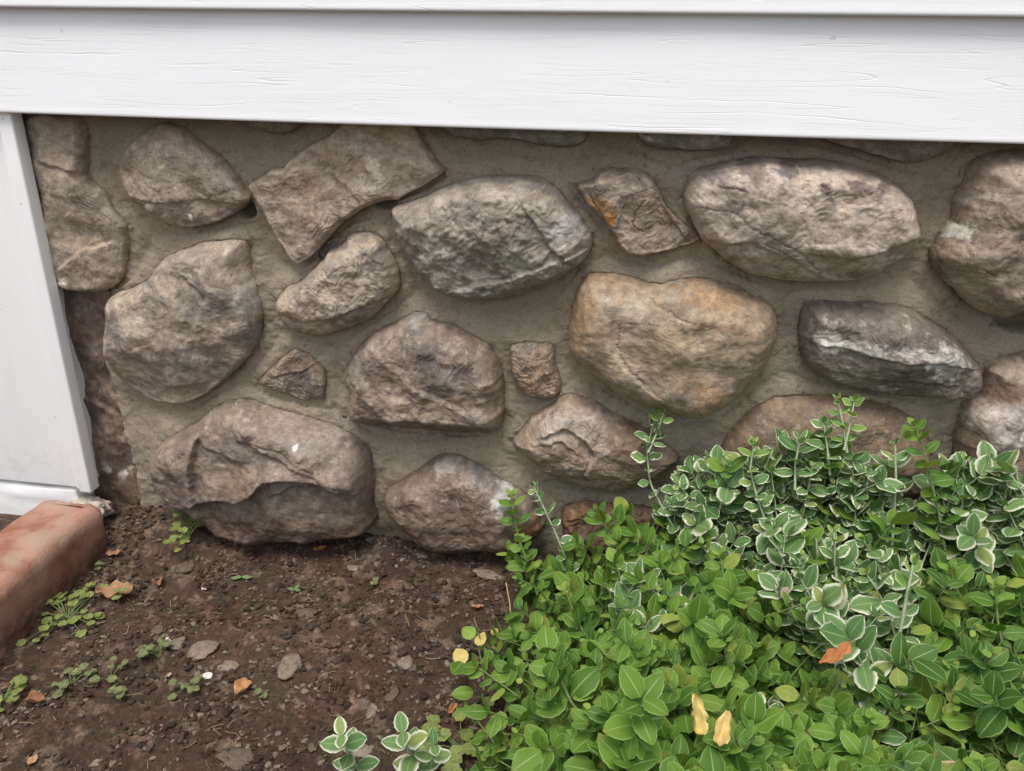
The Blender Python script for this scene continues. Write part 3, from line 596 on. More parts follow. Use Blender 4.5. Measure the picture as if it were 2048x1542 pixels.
    lich = ss(.42, .8, fbm(A3, .016, 4, .7, seed=k + 37))[:, None] * .38
    col = col * (1 - lich) + np.array([.36, .335, .29])[None] * lich
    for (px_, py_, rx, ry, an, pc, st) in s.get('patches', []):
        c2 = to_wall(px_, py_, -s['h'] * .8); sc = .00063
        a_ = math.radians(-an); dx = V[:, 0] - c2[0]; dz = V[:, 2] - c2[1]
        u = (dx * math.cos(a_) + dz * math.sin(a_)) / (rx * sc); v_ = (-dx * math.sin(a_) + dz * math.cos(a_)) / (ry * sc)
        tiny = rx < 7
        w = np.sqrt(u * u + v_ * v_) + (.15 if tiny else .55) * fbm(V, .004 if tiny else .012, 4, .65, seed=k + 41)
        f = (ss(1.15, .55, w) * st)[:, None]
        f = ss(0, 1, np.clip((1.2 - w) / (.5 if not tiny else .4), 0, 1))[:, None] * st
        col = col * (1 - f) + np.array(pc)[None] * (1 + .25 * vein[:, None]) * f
    cc = np.zeros(len(V)); cc[:len(crk)] = crk
    col = col * (1 - .42 * cc[:, None])
    # splashed soil on the lowest stones
    dirt = ss(.15, .02, V[:, 2] + .045 * fbm(V, .03, 3, .6, seed=77)) * .85
    dirt = dirt[:, None]
    col = col * (1 - dirt) + np.array([.075, .050, .036])[None] * dirt
    col = col * np.array([1.26, 1.26, 1.22])[None]
    set_attr(me, 'Col', np.clip(col, .01, .8))
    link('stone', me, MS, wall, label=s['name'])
def resample_open(P, n):
    s = np.r_[0, np.cumsum(np.linalg.norm(np.diff(P, axis=0), axis=1))]; t = np.linspace(0, s[-1], n)
    return np.stack([np.interp(t, s, P[:, 0]), np.interp(t, s, P[:, 1])], 1)
for k, s in enumerate(STONES):
    build_stone(k + 1, s)

# ---- mortar sheet that climbs to the stones
xs = np.concatenate([np.arange(-.86, .80, .0021), np.arange(.80, 1.35, .006)])
zs = np.arange(-.06, .68, .0021)
X, Z = np.meshgrid(xs, zs, indexing='ij')
P = np.stack([X.ravel(), Z.ravel()], 1)
dist = np.full(len(P), .2); dn = np.zeros(len(P)); ins = np.zeros(len(P), bool); tmo = np.full(len(P), .004); bas = np.zeros(len(P)); tsd = np.full(len(P), .01)
for (W2, te, down, base) in outl:
    if base > 0: continue
    lo, hi = W2.min(0) - .05, W2.max(0) + .05
    m = np.where((P[:, 0] > lo[0]) & (P[:, 0] < hi[0]) & (P[:, 1] > lo[1]) & (P[:, 1] < hi[1]))[0]
    if not len(m): continue
    d, bi, bt, _ = seg_dist(P[m], W2[::6])
    # inside test
    Q = W2[::6]; A = Q; B = np.roll(Q, -1, 0); c = np.zeros(len(m), bool); pp = P[m]
    for i in range(len(A)):
        yi, yj = A[i][1], B[i][1]
        hit = ((yi > pp[:, 1]) != (yj > pp[:, 1]))
        if yi != yj: c ^= hit & (pp[:, 0] < (B[i][0] - A[i][0]) * (pp[:, 1] - yi) / (yj - yi) + A[i][0])
    ins[m[c]] = True
    upd = d < dist[m]
    mm = m[upd]; dist[mm] = d[upd]; dn[mm] = down[(bi[upd] * 6) % len(down)]; tsd[mm] = te[(bi[upd] * 6) % len(down)]
P3 = np.stack([P[:, 0], P[:, 0] * 0, P[:, 1]], 1)
e = np.exp(-dist / .016)
climb = (.0115 * (1 - dn) + .0005 * dn) * e + .0035 * np.exp(-((dist - .012) / .010) ** 2)                       # rises on top of a stone, is tucked under its belly
y = -(.001 + climb + .0050 * fbm(P3, .055, 2, seed=51) + .0021 * fbm(P3, .014, 3, seed=52) + .0004 * fbm(P3, .004, 2, seed=53))
# trowel drag marks
Pt = P3.copy(); Pt[:, 0] = P3[:, 0] * .4 + P3[:, 2] * .25
y -= .0010 * ridge(Pt, .012, 3, seed=55) * ss(-.2, .4, fbm(P3, .06, 2, seed=56))
# crumbly ragged seam at the stones
seam = np.exp(-((dist - .0016) / .0016) ** 2)
y += seam * (.0010 + .0018 * fbm(P3, .005, 2, seed=58)) * (.35 + .65 * ss(-.3, .3, fbm(P3, .03, 2, seed=59)))
crumb = np.exp(-((dist - .006) / .004) ** 2) * ss(.1, .5, fbm(P3, .022, 2, seed=60))
y -= crumb * .0022 * np.abs(fbm(P3, .004, 2, seed=61))
# deep gaps where the photo shows black holes, recess behind the reddish stone
def dip(px, py, rx, rz, amt, ang=0):
    global y
    c = to_wall(px, py, 0); a = math.radians(ang)
    dx, dz = P[:, 0] - c[0], P[:, 1] - c[1]
    u = dx * math.cos(a) + dz * math.sin(a); v = -dx * math.sin(a) + dz * math.cos(a)
    w = np.sqrt((u / rx) ** 2 + (v / rz) ** 2) + .25 * fbm(P3, .012, 2, seed=px * .01)
    y = y + amt * ss(1.2, .7, w)
dip(498, 418, .014, .011, .03); dip(2040, 645, .035, .010, .035); dip(780, 408, .018, .006, .016); dip(175, 620, .05, .06, .04)
dip(1340, 1110, .04, .02, .01); dip(655, 505, .014, .010, .012, 40)
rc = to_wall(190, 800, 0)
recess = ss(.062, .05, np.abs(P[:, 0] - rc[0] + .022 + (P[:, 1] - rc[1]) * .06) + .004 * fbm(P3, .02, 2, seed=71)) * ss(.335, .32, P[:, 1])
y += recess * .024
deep = ins & (dist > .004)
y[ins] += np.minimum(dist[ins] * 1.2, .03)
verts = np.stack([P[:, 0], y, P[:, 1]], 1)
Qd = grid_quads(len(xs), len(zs))
kill = ins & (dist > .020)
Qd = Qd[~kill[Qd].all(1)]
me = mesh_np('mortar', verts, Qd)
mcol = np.array([.335, .290, .215])[None] * (1 + .16 * fbm(P3, .09, 3, seed=81)[:, None])
gre = ss(-.1, .6, fbm(P3, .12, 2, seed=82))[:, None] * .4
mcol = mcol * (1 - gre) + np.array([.29, .26, .205])[None] * gre
mcol = mcol * (1 - .05 * seam[:, None] * ss(-.2, .4, fbm(P3, .02, 2, seed=83))[:, None])
spk = ss(.55, .7, fbm(P3, .0055, 2, .6, seed=84))[:, None] * np.exp(-dist / .02)[:, None]
mcol = mcol * (1 - .5 * spk)
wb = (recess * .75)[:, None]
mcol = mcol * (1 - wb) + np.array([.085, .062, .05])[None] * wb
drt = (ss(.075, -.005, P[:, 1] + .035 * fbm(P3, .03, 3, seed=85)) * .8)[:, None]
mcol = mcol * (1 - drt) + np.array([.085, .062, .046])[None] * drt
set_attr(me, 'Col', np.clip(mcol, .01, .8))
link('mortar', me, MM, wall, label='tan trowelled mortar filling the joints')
def box_mesh(name, lo, hi, bev=.002, seg=3):
    import bmesh
    bm = bmesh.new(); bmesh.ops.create_cube(bm, size=1)
    for v in bm.verts: v.co = Vector([lo[i] + (v.co[i] + .5) * (hi[i] - lo[i]) for i in range(3)])
    if bev: bmesh.ops.bevel(bm, geom=bm.edges[:], offset=bev, segments=seg, profile=.6, affect='EDGES')
    me = bpy.data.meshes.new(name); bm.to_mesh(me); bm.free()
    for f in me.polygons: f.use_smooth = True
    return me
core = box_mesh('core', (-1.3, .055, -.3), (1.6, .25, 2.4), 0)
link('backing', core, mat_simple('dark_backing', (.05, .045, .04), (.07, .06, .05)), wall)
# small dark pebble pressed in the mortar
def rock_mesh(name, r, seed, flat=.5, sub=2, rough=.3):
    import bmesh
    bm = bmesh.new(); bmesh.ops.create_icosphere(bm, subdivisions=sub, radius=1)
    v = np.array([q.co[:] for q in bm.verts])
    n = fbm(v, 1.1, 3, .55, seed=seed) * rough
    v = v * (1 + n)[:, None]
    v = np.sign(v) * np.abs(v) ** .9
    v[:, 2] *= flat
    for q, c in zip(bm.verts, v * r): q.co = c
    me = bpy.data.meshes.new(name); bm.to_mesh(me); bm.free()
    for f in me.polygons: f.use_smooth = True
    set_attr(me, 'tint', np.full(len(me.vertices), (seed * .371) % 1))
    return me
w = on_y(688, 834, -.012)
pb = link('pebble', rock_mesh('pebble', .005, 3.3, .8), mat_simple('blue_black_pebble', (.03, .035, .04), (.06, .07, .08)), wall, label='tiny blue-black pebble pressed into the mortar')
pb.location = Vector((w[0], w[1] + .004, w[2])); pb.scale = (1, .7, .7)

# ================================================================== siding
MSD = mat_siding()
siding = empty('siding', (0, 0, .63), 'white embossed clapboard siding overhanging the top of the stone wall', 'siding')
def plank(z0, expo, y0=-.058):
    # profile: soffit return, rounded butt, sloping face, tucked top
    zt = z0 + expo + .012
    pr = [(.0 + y0 + .030, z0 + .0045), (y0 + .004, z0 + .0008), (y0 + .0014, z0 + .0002), (y0 + .0004, z0 + .0010), (y0, z0 + .0026)]
    for t in np.linspace(.04, 1, 20): pr.append((y0 + .0135 * t, z0 + (zt - z0) * t))
    pr.append((y0 + .022, zt))
    pr = np.array(pr); xs = np.linspace(-1.25, 1.6, 120)
    A, B = np.meshgrid(xs, np.arange(len(pr)), indexing='ij')
    Y = pr[B.ravel(), 0]; Zz = pr[B.ravel(), 1]
    xx = A.ravel()
    Y = Y + .0012 * fbm(np.stack([xx, xx * 0 + z0, Zz], 1), .35, 2, seed=91)
    v = np.stack([xx, Y, Zz + .0008 * np.sin(xx * 3.1 + z0 * 9)], 1)
    me = mesh_np('plank', v - np.array([0, 0, .63]), grid_quads(len(xs), len(pr))[:, ::-1])
    return link('plank', me, MSD, siding)
ZS, EX = .6305, .1217
for i in range(12): plank(ZS + i * EX, EX)
link('shade_soffit', box_mesh('shade_soffit', (-1.2, -.030, .012), (1.6, .05, .03), 0), mat_simple('soffit_shade_grey', (.30, .29, .27), (.38, .37, .35)), siding)  # added filler, coloured dark to deepen the shading below the siding

# ================================================================== white board at the left
MP = mat_paint()
XB = float(on_y(201, 985, -.030)[0])
zb = on_y(190, 988, -.05)[2]
panel = empty('door_panel', (XB, -.03, zb), 'white painted board with a trim strip at the left end of the stone wall', 'panel')
def rel(me, o):
    return me
def add_local(name, lo, hi, mat, par, bev=.002, label=None):
    off = par.location
    me = box_mesh(name, [lo[i] - off[i] for i in range(3)], [hi[i] - off[i] for i in range(3)], bev)
    return link(name, me, mat, par, label=label)
add_local('board', (-1.5, -.040, zb + .002), (XB - .018, .06, .70), MP, panel, .002)
add_local('trim', (XB - .0205, -.050, zb), (XB, -.028, .70), MP, panel, .003)
add_local('bead', (XB - .0300, -.0435, zb + .001), (XB - .0210, -.030, .70), MP, panel, .003)

# ================================================================== ground
def gh(x, y):
    """height of the soil"""
    x = np.atleast_1d(np.asarray(x, float)); y = np.atleast_1d(np.asarray(y, float))
    p = np.stack([x, y, x * 0], 1)
    r = .010 * fbm(p, .25, 2, seed=101) + .0055 * fbm(p, .05, 3, .55, seed=102)
    r = r + .020 * np.exp(-np.maximum(-y - .0, 0) / .05) * np.clip((-x - .45) * 4, 0, 1)   # banked up in the corner
    r = r + .022 * np.exp(-np.maximum(-y, 0) / .055) * np.clip(1.4 - 2.2 * np.abs(x + .38), .35, 1) - .005
    return r
def axis(lo, hi, st, far_lo, far_hi, g=1.22):
    a = list(np.arange(lo, hi, st)); s_ = st
    while a[-1] < far_hi: s_ *= g; a.append(a[-1] + s_)
    s_ = st; b = []
    c = lo
    while c > far_lo: s_ *= g; c -= s_; b.append(c)
    return np.array(b[::-1] + a)
gx = axis(-.80, .30, .0019, -30, 30); gy = axis(-.62, .03, .0019, -40, .3)
X, Y = np.meshgrid(gx, gy, indexing='ij'); p = np.stack([X.ravel(), Y.ravel(), X.ravel() * 0], 1)
z = gh(p[:, 0], p[:, 1])
near = ((np.abs(p[:, 0]) < 1.0) & (p[:, 1] > -1.0))
zz = np.zeros(len(p)); q = p[near]
lump = fbm(q, .014, 3, .6, seed=103)
cl = ss(.05, .5, fbm(q, .05, 2, seed=106))
zz[near] = .0022 * lump + .0038 * np.maximum(ridge(q, .012, 2, seed=104) - .5, -.2) * cl * .6 + .0011 * fbm(q, .0045, 3, .65, seed=105) + .0014 * np.abs(fbm(q, .008, 2, seed=109))
me = mesh_np('ground', np.stack([p[:, 0], p[:, 1], z + zz], 1), grid_quads(len(gx), len(gy)))
base = np.array([.062, .040, .0270])[None] * (1 + .35 * fbm(p, .12, 3, seed=107)[:, None])
dry = ss(.18, .75, fbm(p, .030, 4, .7, seed=108) + .25 * fbm(p, .2, 2, seed=110) + .10 * ss(-.5, -.2, p[:, 0]) * ss(-.4, -.2, p[:, 1]))[:, None] * .8
col = base * (1 - dry) + np.array([.160, .118, .085])[None] * dry
red = ss(.2, .7, fbm(p, .08, 2, seed=111))[:, None] * .4
col = col * (1 - red) + col * np.array([1.25, .85, .75])[None] * red
set_attr(me, 'Col', np.clip(col, .005, .6))
link('ground', me, MSOIL, kind='structure')
def place_z(px, py, dz=0.0):
    w = on_z(px, py, 0.0)
    for _ in range(3): w = on_z(px, py, float(gh(w[0], w[1])[0]) + dz)
    return w

# crumbs and grit nobody could count
import bmesh
def crumbs(name, n, rlo, rhi, mat, label, cat, seedk, xr=(-.78, .22), yr=(-.60, 0), skew=2.2, clump=.03, sub=1):
    r_ = np.random.default_rng(seedk)
    base = []
    for i in range(6):
        bm = bmesh.new(); bmesh.ops.create_icosphere(bm, subdivisions=sub, radius=1)
        v = np.array([q.co[:] for q in bm.verts]); f = np.array([[x.index for x in fc.verts] for fc in bm.faces]); bm.free()
        v = v * (1 + .5 * fbm(v, .9, 2, seed=i + seedk))[:, None]; base.append((v, f))
    pts = np.stack([r_.uniform(*xr, n * 3), r_.uniform(*yr, n * 3), np.zeros(n * 3)], 1)
    w = fbm(pts, clump * 2, 3, seed=seedk) + r_.normal(size=n * 3) * .35
    pts = pts[np.argsort(-w)[:n]]
    gz = gh(pts[:, 0], pts[:, 1])
    Vs, Fs, T = [], [], []; o = 0
    sz = rlo + (rhi - rlo) * r_.random(n) ** skew
    for i in range(n):
        v, f = base[i % 6]
        a = r_.uniform(0, 6.28); R = np.array([[math.cos(a), -math.sin(a), 0], [math.sin(a), math.cos(a), 0], [0, 0, 1]])
        sc = sz[i] * np.array([r_.uniform(.8, 1.5), r_.uniform(.6, 1.1), r_.uniform(.35, .8)])
        vv = (v * sc) @ R.T + pts[i] + np.array([0, 0, gz[i] + sz[i] * .25 + .0012])
        Vs.append(vv); Fs.append(f + o); o += len(v); T.append(np.full(len(v), r_.random()))
    me = mesh_np(name, np.vstack(Vs), None, np.vstack(Fs), smooth=False)
    set_attr(me, 'tint', np.concatenate(T))
    return link(name, me, mat, kind='stuff', label=label, cat=cat)
MCD = mat_clod('soil_crumbs', (.030, .020, .014), (.085, .060, .044))
MCL = mat_clod('dry_crumbs', (.12, .092, .068), (.215, .175, .135))
crumbs('soil_crumbs', 7000, .0008, .0055, MCD, 'dark soil crumbs scattered over the garden bed', 'soil', 5)
crumbs('dry_mortar_grit', 6500, .0006, .0042, MCL, 'pale grey-brown grit and mortar crumbs scattered over the dark soil', 'grit', 6, skew=3.0)

# larger stones and mortar chips lying on the soil, one by one
MPB = mat_simple('pale_chip', (.12, .095, .070), (.225, .182, .138), 200, .9, .6)
MPD = mat_simple('brown_chip', (.065, .047, .035), (.13, .10, .076), 300, .9, .6)
MWH = mat_simple('white_chip', (.5, .46, .40), (.68, .64, .58), 300, .8, .4)
PEB = [
 (405,1305,21,19,.35,MPB,'flat pale grey mortar chip left of the middle of the soil','mortar chip'),
 (356,1288,12,15,.45,MPB,'narrow pale chip standing just left of the flat grey mortar chip','mortar chip'),
 (470,1518,30,15,.35,MPD,'flat brown stone at the bottom edge of the soil','pebble'),
 (452,1332,30,11,.2,MPB,'long thin pale mortar flake below the flat grey chip','mortar flake'),
 (814,1330,16,13,.5,MPB,'pale lump beside the left edge of the green shrub','pebble'),
 (580,1335,20,24,.25,MPB,'crumbly pale mortar lump in the middle of the soil','mortar chip'),
 (415,1352,9,6,.4,MWH,'small white stone chip below the long mortar flake','stone chip'),
 (339,1281,6,5,.5,MWH,'tiny white chip beside the narrow pale chip','stone chip'),
 (408,1178,5,3,.5,MWH,'tiny white chip in the upper left soil','stone chip'),
 (845,1112,14,6,.5,MPB,'flat tan pebble lying under the half sunk round stone','pebble'),
 (708,1138,13,8,.5,MPB,'tan lump below the joint between the two lowest boulders','pebble'),
 (664,1322,11,8,.5,MPD,'small brown clod in the middle of the soil','clod'),
 (745,1425,9,14,.4,MPB,'upright tan chip near the sprig at the bottom','stone chip'),
 (780,1392,12,22,.3,MPD,'tall brown flake on the soil left of the shrub','stone chip'),
 (715,1500,26,13,.35,MPB,'tan flat chip between the variegated sprigs at the bottom','mortar chip'),
 (315,1262,15,9,.35,MPD,'brown-grey clod above the narrow pale chip','clod'),
 (600,1230,30,10,.25,MPD,'long grey-brown crust on the soil in the middle','clod'),
 (370,1135,18,12,.35,MPD,'reddish brown clod below the wide boulder','clod'),
 (980,1150,26,12,.3,MPB,'pale crusty lump beside the climbing green shoot','mortar chip'),
 (625,1498,8,7,.5,MPD,'small brown pebble at the bottom of the soil','pebble'),
 (190,1530,9,7,.5,MPB,'small tan pebble in the lower left corner','pebble'),
 (740,1080,8,6,.7,MPB,'small pebble against the foot of the mortar joint','pebble'),
]
for i, (px, py, rx, ry, fl, mt, lab, cat) in enumerate(PEB):
    w = place_z(px, py)
    dd_ = np.linalg.norm(w - CAM) / FPX
    me = rock_mesh('pebble', 1.0, 3.1 + i * 1.7, 1.0, 3, .62)
    o = link(cat.replace(' ', '_'), me, mt, label=lab, cat=cat)
    r = rx * dd_
    for v in me.vertices: v.co = Vector((v.co.x * r, v.co.y * ry * dd_ * 1.25, v.co.z * min(r, ry * dd_) * fl))
    o.location = Vector((w[0], w[1], w[2] + min(r, ry * dd_) * fl * .12 + .001)); o.rotation_euler = (random.uniform(-.15, .15), random.uniform(-.15, .15), random.uniform(-.3, .3))

# ================================================================== terracotta block, white sill, mortar blob
MT = mat_terracotta()
tz = .080
c1 = place_z(212, 1110)
def block_mesh(name, lo, hi, bev, seed, nseg=26, rough=.0012):
    import bmesh
    bm = bmesh.new(); bmesh.ops.create_cube(bm, size=1)
    for v in bm.verts: v.co = Vector([lo[i] + (v.co[i] + .5) * (hi[i] - lo[i]) for i in range(3)])
    if name == 'block':
        ve = [e for e in bm.edges if abs(e.verts[0].co.z - e.verts[1].co.z) > .01 and e.verts[0].co.y > hi[1] - .001]
        bmesh.ops.bevel(bm, geom=ve, offset=.022, segments=4, profile=.5, affect='EDGES')
    bmesh.ops.bevel(bm, geom=[e for e in bm.edges if abs(e.verts[0].co.z - e.verts[1].co.z) < .001 or name != 'block'], offset=bev, segments=4, profile=.55, affect='EDGES')
    bmesh.ops.subdivide_edges(bm, edges=[e for e in bm.edges if e.calc_length() > .012], cuts=12, use_grid_fill=True)
    bmesh.ops.triangulate(bm, faces=[f for f in bm.faces if len(f.verts) > 4])
    v = np.array([q.co[:] for q in bm.verts])
    bm.normal_update()
    n = np.array([q.normal[:] for q in bm.verts])
    d = fbm(v, .035, 3, .55, seed=seed) * rough * 3.2 + fbm(v, .010, 2, seed=seed + 1) * rough * .7
    v = v + n * d[:, None]
    for q, c in zip(bm.verts, v): q.co = c
    me = bpy.data.meshes.new(name); bm.to_mesh(me); bm.free()
    for f in me.polygons: f.use_smooth = True
    return me
XR = -.746
brick = empty('terracotta_edging', (XR - .05, -.2, 0), 'worn red terracotta edging block on the soil below the white board', 'edging block')
off = np.array(brick.location)
def tpart(lo, hi, bev, seed, name='block', label=None):
    me = block_mesh(name, np.array(lo) - off, np.array(hi) - off, bev, seed)
    return link(name, me, MT, brick, label=label)
tpart((XR - .105, -.62, -.05), (XR, -.078, tz + .003), .022, 7, 'block')
sill = empty('door_sill', (-1.1, -.05, 0), 'white painted masonry sill behind the terracotta edging block', 'sill')
o2_ = np.array(sill.location)
link('sill_slab', block_mesh('sill_slab', np.array((-1.5, -.0385, -.05)) - o2_, np.array((XB - .034, .05, zb - .004)) - o2_, .006, 9, rough=.0018), MP, sill)
# ragged mortar lump where board, wall and block meet
w = on_y(183, 1000, -.045)
lump = link('mortar_lump', rock_mesh('mortar_lump', .024, 8.8, 1.0, 4, .7), mat_simple('pale_mortar', (.33, .29, .23), (.48, .44, .37), 260, .95, .8), label='pale crumbled mortar lump under the foot of the white trim', cat='mortar')
lump.location = Vector((w[0] - .006, -.040, w[2] - .018)); lump.scale = (1.35, .9, .85)

# ================================================================== leaves and plants
def leaf_mesh(name, mat, seed, wid=.56, fold=.22, curl=.22, nl=9, nw=6, serr=.035, tip=1.0, twist=0.0, wav=.03):
    r_ = random.Random(seed)
    us = np.linspace(-1, 1, nw + 1); vs = np.linspace(0, 1, nl + 1)
    V, U_, V_ = [], [], []
    for j, v in enumerate(vs):
        prof = (math.sin(math.pi * min(v * .97 + .03, 1) ** (.90 * tip))) ** .66
        prof = max(prof, .0)
        if j == 0: prof = .09
        if j == nl: prof = .10
        ww = wid * .5 * prof * (1 + (serr if j % 2 else -serr))
        for u in us:
            x = u * ww
            zf = fold * abs(x) - curl * v * v * .6 + wav * math.sin(v * 9 + (u > 0) * 1.3 + seed) * abs(u)
            zf -= .10 * (abs(u) ** 3) * prof * .8
            xx = x * math.cos(twist * v) ; zf += x * math.sin(twist * v)
            V.append((xx, v * (1 - .06 * curl), zf)); U_.append(u); V_.append(v)
    n1 = nw + 1; Q = grid_quads(nl + 1, n1)
    me = mesh_np(name, np.array(V), Q[:, ::-1])
    set_attr(me, 'lu', np.array(U_)); set_attr(me, 'lv', np.array(V_)); set_attr(me, 'tint', np.full(len(V), r_.random()))
    if mat: me.materials.append(mat)
    return me
GA, GB = (.060, .142, .020), (.155, .262, .036)
ML = {
 'green': mat_leaf('green_leaf', GA, GB, 'rim'),
 'deep': mat_leaf('deep_green_leaf', (.038, .100, .016), (.080, .165, .028), 'rim'),
 'young': mat_leaf('young_green_leaf', (.15, .27, .045), (.26, .38, .07), 'rim', trans=.35),
 'var': mat_leaf('variegated_leaf', (.075, .165, .055), (.155, .265, .095), 'varieg', (.68, .70, .54)),
 'varyoung': mat_leaf('young_variegated_leaf', (.13, .24, .055), (.20, .33, .08), 'varieg', (.55, .60, .30)),
 'yellow': mat_simple('yellowed_leaf', (.55, .42, .12), (.68, .56, .22), 90, .6, .4, .3),
}
def variants(kind, n=6, **kw):
    out = []
    for i in range(n):
        r_ = random.Random(i * 31 + hash(kind) % 7 if False else i * 31)
        out.append(leaf_mesh('leaf', ML[kind], i * 1.7 + .3, wid=r_.uniform(.58, .76), fold=r_.uniform(.03, .28), curl=r_.uniform(.0, .5), twist=r_.uniform(-.35, .35), tip=r_.uniform(.9, 1.15), wav=r_.uniform(.0, .05), **kw))
    return out
LV = {k: variants(k) for k in ('green', 'deep', 'young', 'var', 'varyoung', 'yellow')}
LVN = {k: [(np.array([v.co[:] for v in m.vertices])) for m in ms] for k, ms in LV.items()}
_m0 = LV['green'][0]
LQ = grid_quads(10, 7)[:, ::-1]
LU = np.tile(np.linspace(-1, 1, 7), 10); LVV = np.repeat(np.linspace(0, 1, 10), 7)
MSTEM = mat_simple('green_stem', (.10, .16, .05), (.20, .25, .10), 200, .6, .3)
MSTEMP = mat_simple('pale_stem', (.26, .33, .20), (.38, .44, .28), 200, .6, .3)
MSTRAW = mat_simple('straw_stem', (.34, .26, .13), (.48, .38, .22), 200, .7, .3)
MWOOD = mat_simple('brown_stem', (.09, .06, .035), (.16, .12, .07), 200, .8, .5)

def frame(dirv, nrmv):
    y = dirv / np.linalg.norm(dirv); z_ = nrmv - y * (nrmv @ y); z_ /= np.linalg.norm(z_) + 1e-9; x = np.cross(y, z_)
    return np.stack([x, y, z_], 1)
class Plant:
    def __init__(s, name, label, cat, loc, group=None):
        s.root = empty(name, loc, label, cat, group); s.off = np.array(loc, float); s.leaves = []; s.tubes = {}
    def tube(s, pts, r0, r1, mat):
        s.tubes.setdefault(mat.name, (mat, []))[1].append((np.array(pts), r0, r1))
    def leaf(s, pos, R, size, kind):
        s.leaves.append((pos, R, size, kind, random.randrange(6)))
    def build(s, nparts=300):
        # nearest to the lens and most exposed first
        def score(l):
            c = l[0]; return -np.linalg.norm(c - CAM) * .5 + l[2] * 4 + c[2] * .8 - (0 if inframe(c) else 9)
        order = sorted(s.leaves, key=score, reverse=True)
        for (pos, R, size, kind, vi) in order[:nparts]:
            o = bpy.data.objects.new('leaf', LV[kind][vi]); S.collection.objects.link(o); o.parent = s.root
            Mx = Matrix((R * size).tolist()).to_4x4(); Mx.translation = Vector(pos - s.off); o.matrix_local = Mx
        rest = order[nparts:]
        if rest:
            kinds = sorted({l[3] for l in rest})
            vs, qs, tt, mi = [], [], [], []; n = 0
            for (pos, R, size, kind, vi) in rest:
                v = LVN[kind][vi] @ (R * size).T + (pos - s.off); vs.append(v); qs.append(LQ + n); n += len(v)
                tt.append(np.full(len(v), random.random())); mi.append(np.full(len(LQ), kinds.index(kind)))
            me = mesh_np('foliage', np.vstack(vs), np.vstack(qs))
            set_attr(me, 'lu', np.tile(LU, len(rest))); set_attr(me, 'lv', np.tile(LVV, len(rest))); set_attr(me, 'tint', np.concatenate(tt))
            for k_ in kinds: me.materials.append(ML[k_])
            me.polygons.foreach_set('material_index', np.concatenate(mi).astype(np.int32))
            link('foliage', me, None, s.root, kind='stuff')
        for mname, (mat, lst) in s.tubes.items():
            vs, qs = [], []; n = 0; K = 6
            for pts, r0, r1 in lst:
                pts = pts - s.off
                for i, p_ in enumerate(pts):
                    t = pts[min(i + 1, len(pts) - 1)] - pts[max(i - 1, 0)]; t /= np.linalg.norm(t) + 1e-9
                    a = np.cross(t, [.3, .9, .1]); a /= np.linalg.norm(a) + 1e-9; b = np.cross(t, a)
                    r = r0 + (r1 - r0) * i / (len(pts) - 1)
                    an = np.arange(K) / K * 2 * np.pi
                    vs.append(p_ + r * (np.cos(an)[:, None] * a + np.sin(an)[:, None] * b))
                for i in range(len(pts) - 1):
                    a_ = np.arange(K); b_ = (a_ + 1) % K
                    qs.append(n + np.stack([i * K + a_, i * K + b_, (i + 1) * K + b_, (i + 1) * K + a_], 1))
                n += len(pts) * K
            me = mesh_np('stems', np.vstack(vs), np.vstack(qs))
            if len(lst) == 1: link('stem', me, mat, s.root)
            else: link('stems', me, mat, s.root, kind='stuff')
def inframe(c):
    d = c - CAM; z_ = d @ FW
    if z_ <= .01: return False
    x = (d @ RTV) / z_ * FPX + 1024; y = 771 - (d @ UPV) / z_ * FPX
    return -40 < x < 2088 and -40 < y < 1582
def project(c):
    d = c - CAM; z_ = d @ FW
    return (d @ RTV) / z_ * FPX + 1024, 771 - (d @ UPV) / z_ * FPX
TOL = np.array([0, -.55, .83])
